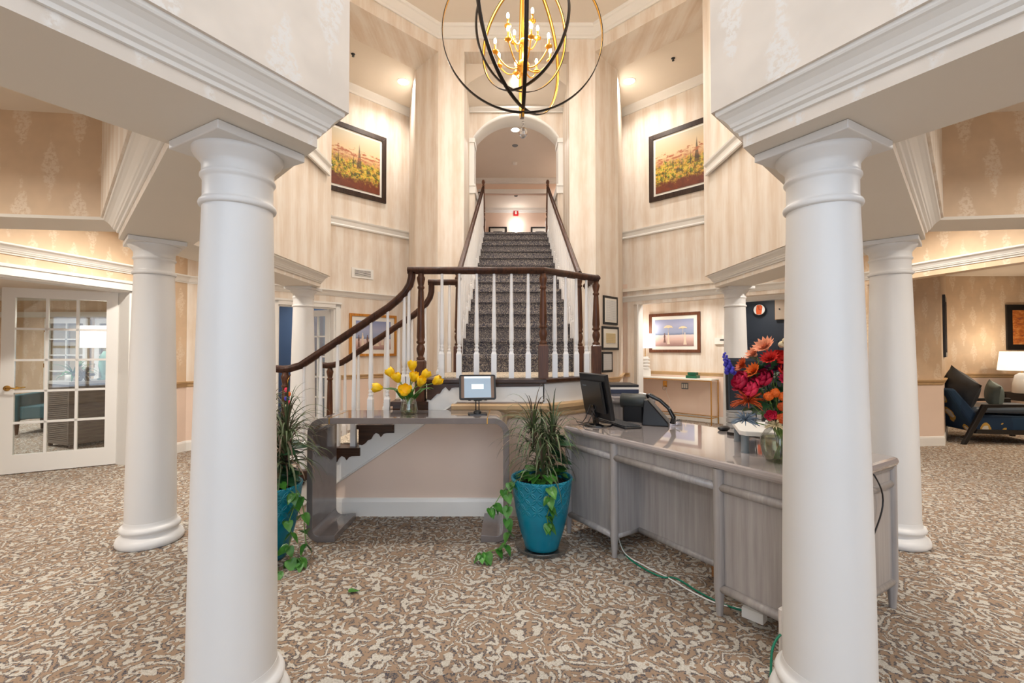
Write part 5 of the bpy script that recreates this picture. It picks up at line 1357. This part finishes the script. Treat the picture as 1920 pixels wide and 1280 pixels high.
# lounge on the right
ar = T('armchair', 'dark wooden framed armchair with navy floral upholstery in the right lounge', 'armchair', (6.95, 6.85, 0), R(-8))
ff = floral_fabric('navy floral fabric')
MB().plate([(-.62, .78), (-.52, .80), (-.22, .42), (.75, .40), (.75, .16), (-.25, .16)], -.30, .42).build('upholstery', ff, ar, bevel=.03)
MB().plate([(-.30, .44), (.78, .42), (.78, .54), (-.2, .53)], -.26, .38).build('seat_cushion', mat('slate leather', srgb(70, 80, 92), .4), ar, bevel=.04)
for y in (-.36, .46):
    MB().plate([(-.20, .53), (.80, .56), (.80, .60), (-.18, .58)], y-.03, y+.03).build('armrest', M['framebk'], ar, bevel=.008)
    MB().plate([(-.22, .58), (-.14, .58), (-.44, 0), (-.50, 0)], y-.025, y+.025).build('leg', M['framebk'], ar, bevel=.008)
    MB().plate([(.72, .58), (.80, .58), (.86, 0), (.80, 0)], y-.025, y+.025).build('leg', M['framebk'], ar, bevel=.008)
    MB().plate([(-.33, .16), (.82, .15), (.82, .22), (-.30, .22)], y-.02, y+.02).build('side_rail', M['framebk'], ar, bevel=.006)
def pillow(label, loc, rot, s, m, name='cushion'):
    n = 12; vs = []; fs = []
    for sg in (1, -1):
        for i in range(n+1):
            for j_ in range(n+1):
                u = i/n*2-1; v = j_/n*2-1; b_ = max(0, (1-u*u)*(1-v*v)); k = 1-.10*(1-abs(u))*0
                ed = 1-.10*(1-u*u)*(abs(v) > .99)-.10*(1-v*v)*(abs(u) > .99)
                vs.append((u*s[0]/2*ed, sg*s[1]/2*b_**.5, v*s[2]/2*ed))
    o = (n+1)**2
    for i in range(n):
        for j_ in range(n):
            a = i*(n+1)+j_; fs += [(a, a+1, a+n+2, a+n+1), (o+a, o+a+n+1, o+a+n+2, o+a+1)]
    ob = MB().add(vs, fs, 0, True).build(name, m); ob.location = loc; ob.rotation_euler = rot; tag(ob, label, 'cushion'); return ob
pillow('large dark slate back cushion on the lounge armchair', (6.70, 6.87, .76), (0, R(-28), R(82)), (.60, .26, .52), mat('dark velvet', srgb(58, 62, 68), .6, var=.2, scale=5))
pillow('small grey green pillow on the lounge armchair seat', (7.06, 6.72, .70), (R(0), R(-14), R(62)), (.38, .18, .36), mat('grey green velvet', srgb(104, 116, 112), .6, var=.1, scale=8))
sd = T('side_table', 'black side table holding the white lamp in the right lounge', 'table', (8.75, 7.65, 0))
MB().box(-.3, .3, -.3, .3, .60, .635).build('tabletop', M['framebk'], sd)
MB().box(-.26, .26, -.26, .26, .5, .60).build('apron', M['framebk'], sd)
for x in (-.27, .27):
    for y in (-.27, .27): MB().box(x-.02, x+.02, y-.02, y+.02, 0, .60).build('leg', M['framebk'], sd)
lamp('white ceramic table lamp with lit cream shade in the right lounge', (8.49, 7.62, .636), .29, .38, .70, [(.10, 0), (.125, .01), (.115, .16), (.085, .30), (.03, .34)], mat('white ceramic', srgb(238, 234, 226), .2), M['shade'], 9, .88)
bkt = T('woven_tray', 'round pale tray standing on the lounge side table beside the lamp', 'tray', (8.60, 7.44, .637), R(0))
MB().lathe([(.10, 0), (.11, .005), (.13, .05), (.12, .052), (.10, .012)], 28).build('bowl', M['matb'], bkt)
lo2 = wallbox('wall_outlet', 'small outlet with a hanging cord on the lounge wall behind the armchair', 'outlet', (8.02, 8.20), .50, .08, .12, 'matb', .012, 0)
cord('lamp_cord', 'thin cord hanging from the lounge wall outlet behind the armchair', [(8.02, 8.17, .55), (8.05, 8.15, .42), (8.07, 8.14, .25), (8.03, 8.13, .1), (8.05, 8.12, .01)], .004, M['white'])

# sitting room on the left
dr_ = T('dresser', 'grey louvred dresser behind the glazed door', 'dresser', (-6.14, 6.24, 0), R(-22))
Wd = .72
MB().box(-.57, 0, -.0, .02, .05, .88).box(-.57, -.53, -.01, .0, .05, .88).box(-.04, 0, -.01, 0, .05, .88).box(-.57, 0, -.01, 0, .83, .88).box(-.57, 0, -.01, 0, .05, .10).build('side_frame', louver('grey dresser wood'), dr_)
lv = MB()
for i in range(26): z = .11+i*.028; lv.box(-.53, -.04, -.012, .002, z, z+.018)
lv.build('louvres', louver('grey louvre wood'), dr_)
MB().box(-.57, 0, .02, .9, .05, .88).build('body', louver('dark dresser wood'), dr_)
MB().box(-.59, .02, -.02, .92, .88, .92).build('top', mat('pale dresser top', srgb(190, 186, 180), .3), dr_)
for x in (-.54, -.03):
    for y in (.03, .86): MB().box(x-.02, x+.02, y-.02, y+.02, 0, .05).build('foot', M['dark'], dr_)
lamp('pale teal glass lamp with big white shade on the louvred dresser', (-6.16, 6.80, .92), .33, .47, .79, [(.09, 0), (.10, .01), (.05, .03), (.06, .08), (.085, .2), (.075, .34), (.03, .42)], mat('pale teal glass', srgb(150, 196, 182), .15), M['shade2'], 14)
fn = T('potted_fern', 'small green fern arrangement on the louvred dresser', 'potted plant', (-6.40, 6.56, .92))
MB().lathe([(.06, 0), (.08, .02), (.09, .08), (.085, .085)], 20).build('bowl', M['matb'], fn)
fmb = MB(); rnd = random.Random(5)
for k in range(34): strap_leaf(fmb, (0, 0, .07), rnd.uniform(0, 2*PI), R(rnd.uniform(15, 75)), rnd.uniform(.2, .36), .045, 2.5)
fmb.build('fronds', M['leaf'], fn)
kn = T('knot_ornament', 'bronze angular knot ornament beside the fern on the dresser', 'ornament', (-6.13, 6.42, .92), R(20))
for a in (0, 60, 120): MB().box(-.12, .12, -.018, .018, -.018, .018, 0, Matrix.Translation((0, 0, .09)) @ Matrix.Rotation(R(a), 4, 'Y') @ Matrix.Rotation(R(a*.4), 4, 'X')).build('bar', mat('aged bronze %d' % a, srgb(120, 104, 80), .35, .6), kn)
tc_ = T('armchair', 'teal velvet armchair behind the dresser in the left sitting room', 'armchair', (-7.75, 7.7, 0), R(20))
MB().box(-.35, .35, -.35, .35, .25, .45, bev=.04).build('seat', M['teal'], tc_, bevel=.02)
MB().box(-.35, .35, .28, .42, .25, .82, bev=.04).build('backrest', M['teal'], tc_, bevel=.02)
for x in (-.41, .41): MB().box(x-.07, x+.07, -.36, .40, .22, .64, bev=.03).build('armrest', M['teal'], tc_, bevel=.02)
for x in (-.38, .38):
    for y in (-.3, .35): MB().lathe([(.018, 0), (.035, .23)], 12, cx=x, cy=y).build('leg', M['dark'], tc_)
hm = T('hanging_ornament', 'small red and white hanging ornament on the bottom left newel post', 'ornament', (-1.90, YB-.07, 1.05))
MB().tube([(-.0, .05, .10), (.0, 0, .06), (0, 0, .0)], .003, 5).build('cord', M['brass'], hm)
for i, c_ in enumerate(('pink', 'orange', 'blue', 'pink', 'pale')): MB().ball(((-.012, .012)[i % 2], 0, -.02-i*.035), .02, sc=(.8, .4, 1)).build('bead', fm[c_], hm)

# ------------------------------------------------------------------ lights
def area(name, loc, rot, sx, sy, e, col=(1, 1, 1), spread=180):
    ld = bpy.data.lights.new(name, 'AREA'); ld.shape = 'RECTANGLE'; ld.size = sx; ld.size_y = sy; ld.energy = e; ld.color = col; ld.spread = R(spread)
    o = bpy.data.objects.new(name, ld); C.objects.link(o); o.location = loc; o.rotation_euler = rot; return o
area('window_daylight', (-1.6, -3.45, 3.0), (R(90), 0, 0), 2.8, 5.2, 82, (.70, .83, 1))
area('window_daylight', (1.6, -3.45, 3.0), (R(90), 0, 0), 2.8, 5.2, 82, (.70, .83, 1))
# unseen ceiling lamps added to brighten the tall space, aisles and rooms beyond
def can(x, y, z, e, label, col=(1, .965, .92), r_=.09): downlight(x, y, z, label, e, r_, None, True, col)
for x, y, w in ((-1.6, -1.2, 'rear left'), (1.6, -1.2, 'rear right'), (-.9, 1.4, 'front left'), (.9, 1.4, 'front right'), (-1.5, 3.4, 'middle left'), (1.5, 3.4, 'middle right'), (-.8, 4.9, 'far left'), (.8, 4.9, 'far right')):
    can(x, y, CEIL-.001, (14 if y < 0 else 20 if y < 2 else 31), 'added unseen light in the high ceiling, '+w)
for s, nm in ((-1, 'left'), (1, 'right')):  # added aisle fill lamps, out of view
    can(s*3.6, 1.6, AISLE, 46, 'added unseen light in the %s aisle ceiling before the bulkhead' % nm, (1, .93, .84))
    can(s*3.7, 4.6, AISLE, 46, 'added unseen light in the %s aisle ceiling beyond the bulkhead' % nm, (1, .93, .84))
    can(s*4.2, -1.0, AISLE, 25, 'added unseen light in the %s aisle ceiling near the entrance' % nm, (1, .93, .84))
can(-7.6, 5.5, 2.7, 70, 'added unseen light in the sitting room ceiling'); can(-9.5, 8, 2.7, 70, 'added unseen light at the far end of the sitting room')  # from here, fill lamps added out of view in the rooms beyond
can(7.6, 5.2, 2.7, 40, 'added unseen light in the lounge ceiling', (1, .82, .62)); can(8.2, 6.4, 2.7, 22, 'added unseen light above the lounge side table', (1, .80, .58))
can(3.0, 8.1, 2.45, 15, 'added unseen light in the niche ceiling'); can(-3.6, 8.3, 2.55, 14, 'added unseen light in the library ceiling')
can(4.4, 8.3, 2.45, 6, 'added unseen light before the navy cupboard')
can(1.5, 13.7, 6.07, 30, 'added unseen light in the top corridor ceiling', (.95, .98, 1)); can(1.6, 11.6, 6.07, 20, 'added unseen light before the corridor doorway')
ld = bpy.data.lights.new('chandelier_glow', 'POINT'); ld.energy = 42; ld.color = (1, .88, .74); ld.shadow_soft_size = .18
o = bpy.data.objects.new('chandelier_glow', ld); C.objects.link(o); o.location = (CX, CY, CZ-.05)
ld = bpy.data.lights.new('sconce_bulb', 'POINT'); ld.energy = 8; ld.shadow_soft_size = .08
o = bpy.data.objects.new('sconce_bulb', ld); C.objects.link(o); o.location = (.07, 14.8, 5.52)

w = bpy.data.worlds.new('sky'); bpy.context.scene.world = w; w.use_nodes = True
w.node_tree.nodes['Background'].inputs[0].default_value = (.78, .87, 1, 1); w.node_tree.nodes['Background'].inputs[1].default_value = 1.2

# ------------------------------------------------------------------ camera
cam = bpy.data.cameras.new('camera'); cam.sensor_width = 36; cam.lens = 36*850/1920; cam.clip_start = .05; cam.clip_end = 100
co = bpy.data.objects.new('camera', cam); C.objects.link(co); co.location = (-.07, 0, 1.35); co.rotation_euler = (R(90+1.146), 0, 0)
S = bpy.context.scene; S.camera = co
S.view_settings.view_transform = 'Standard'; S.view_settings.look = 'None'; S.view_settings.gamma = 1; S.view_settings.exposure = 0.08
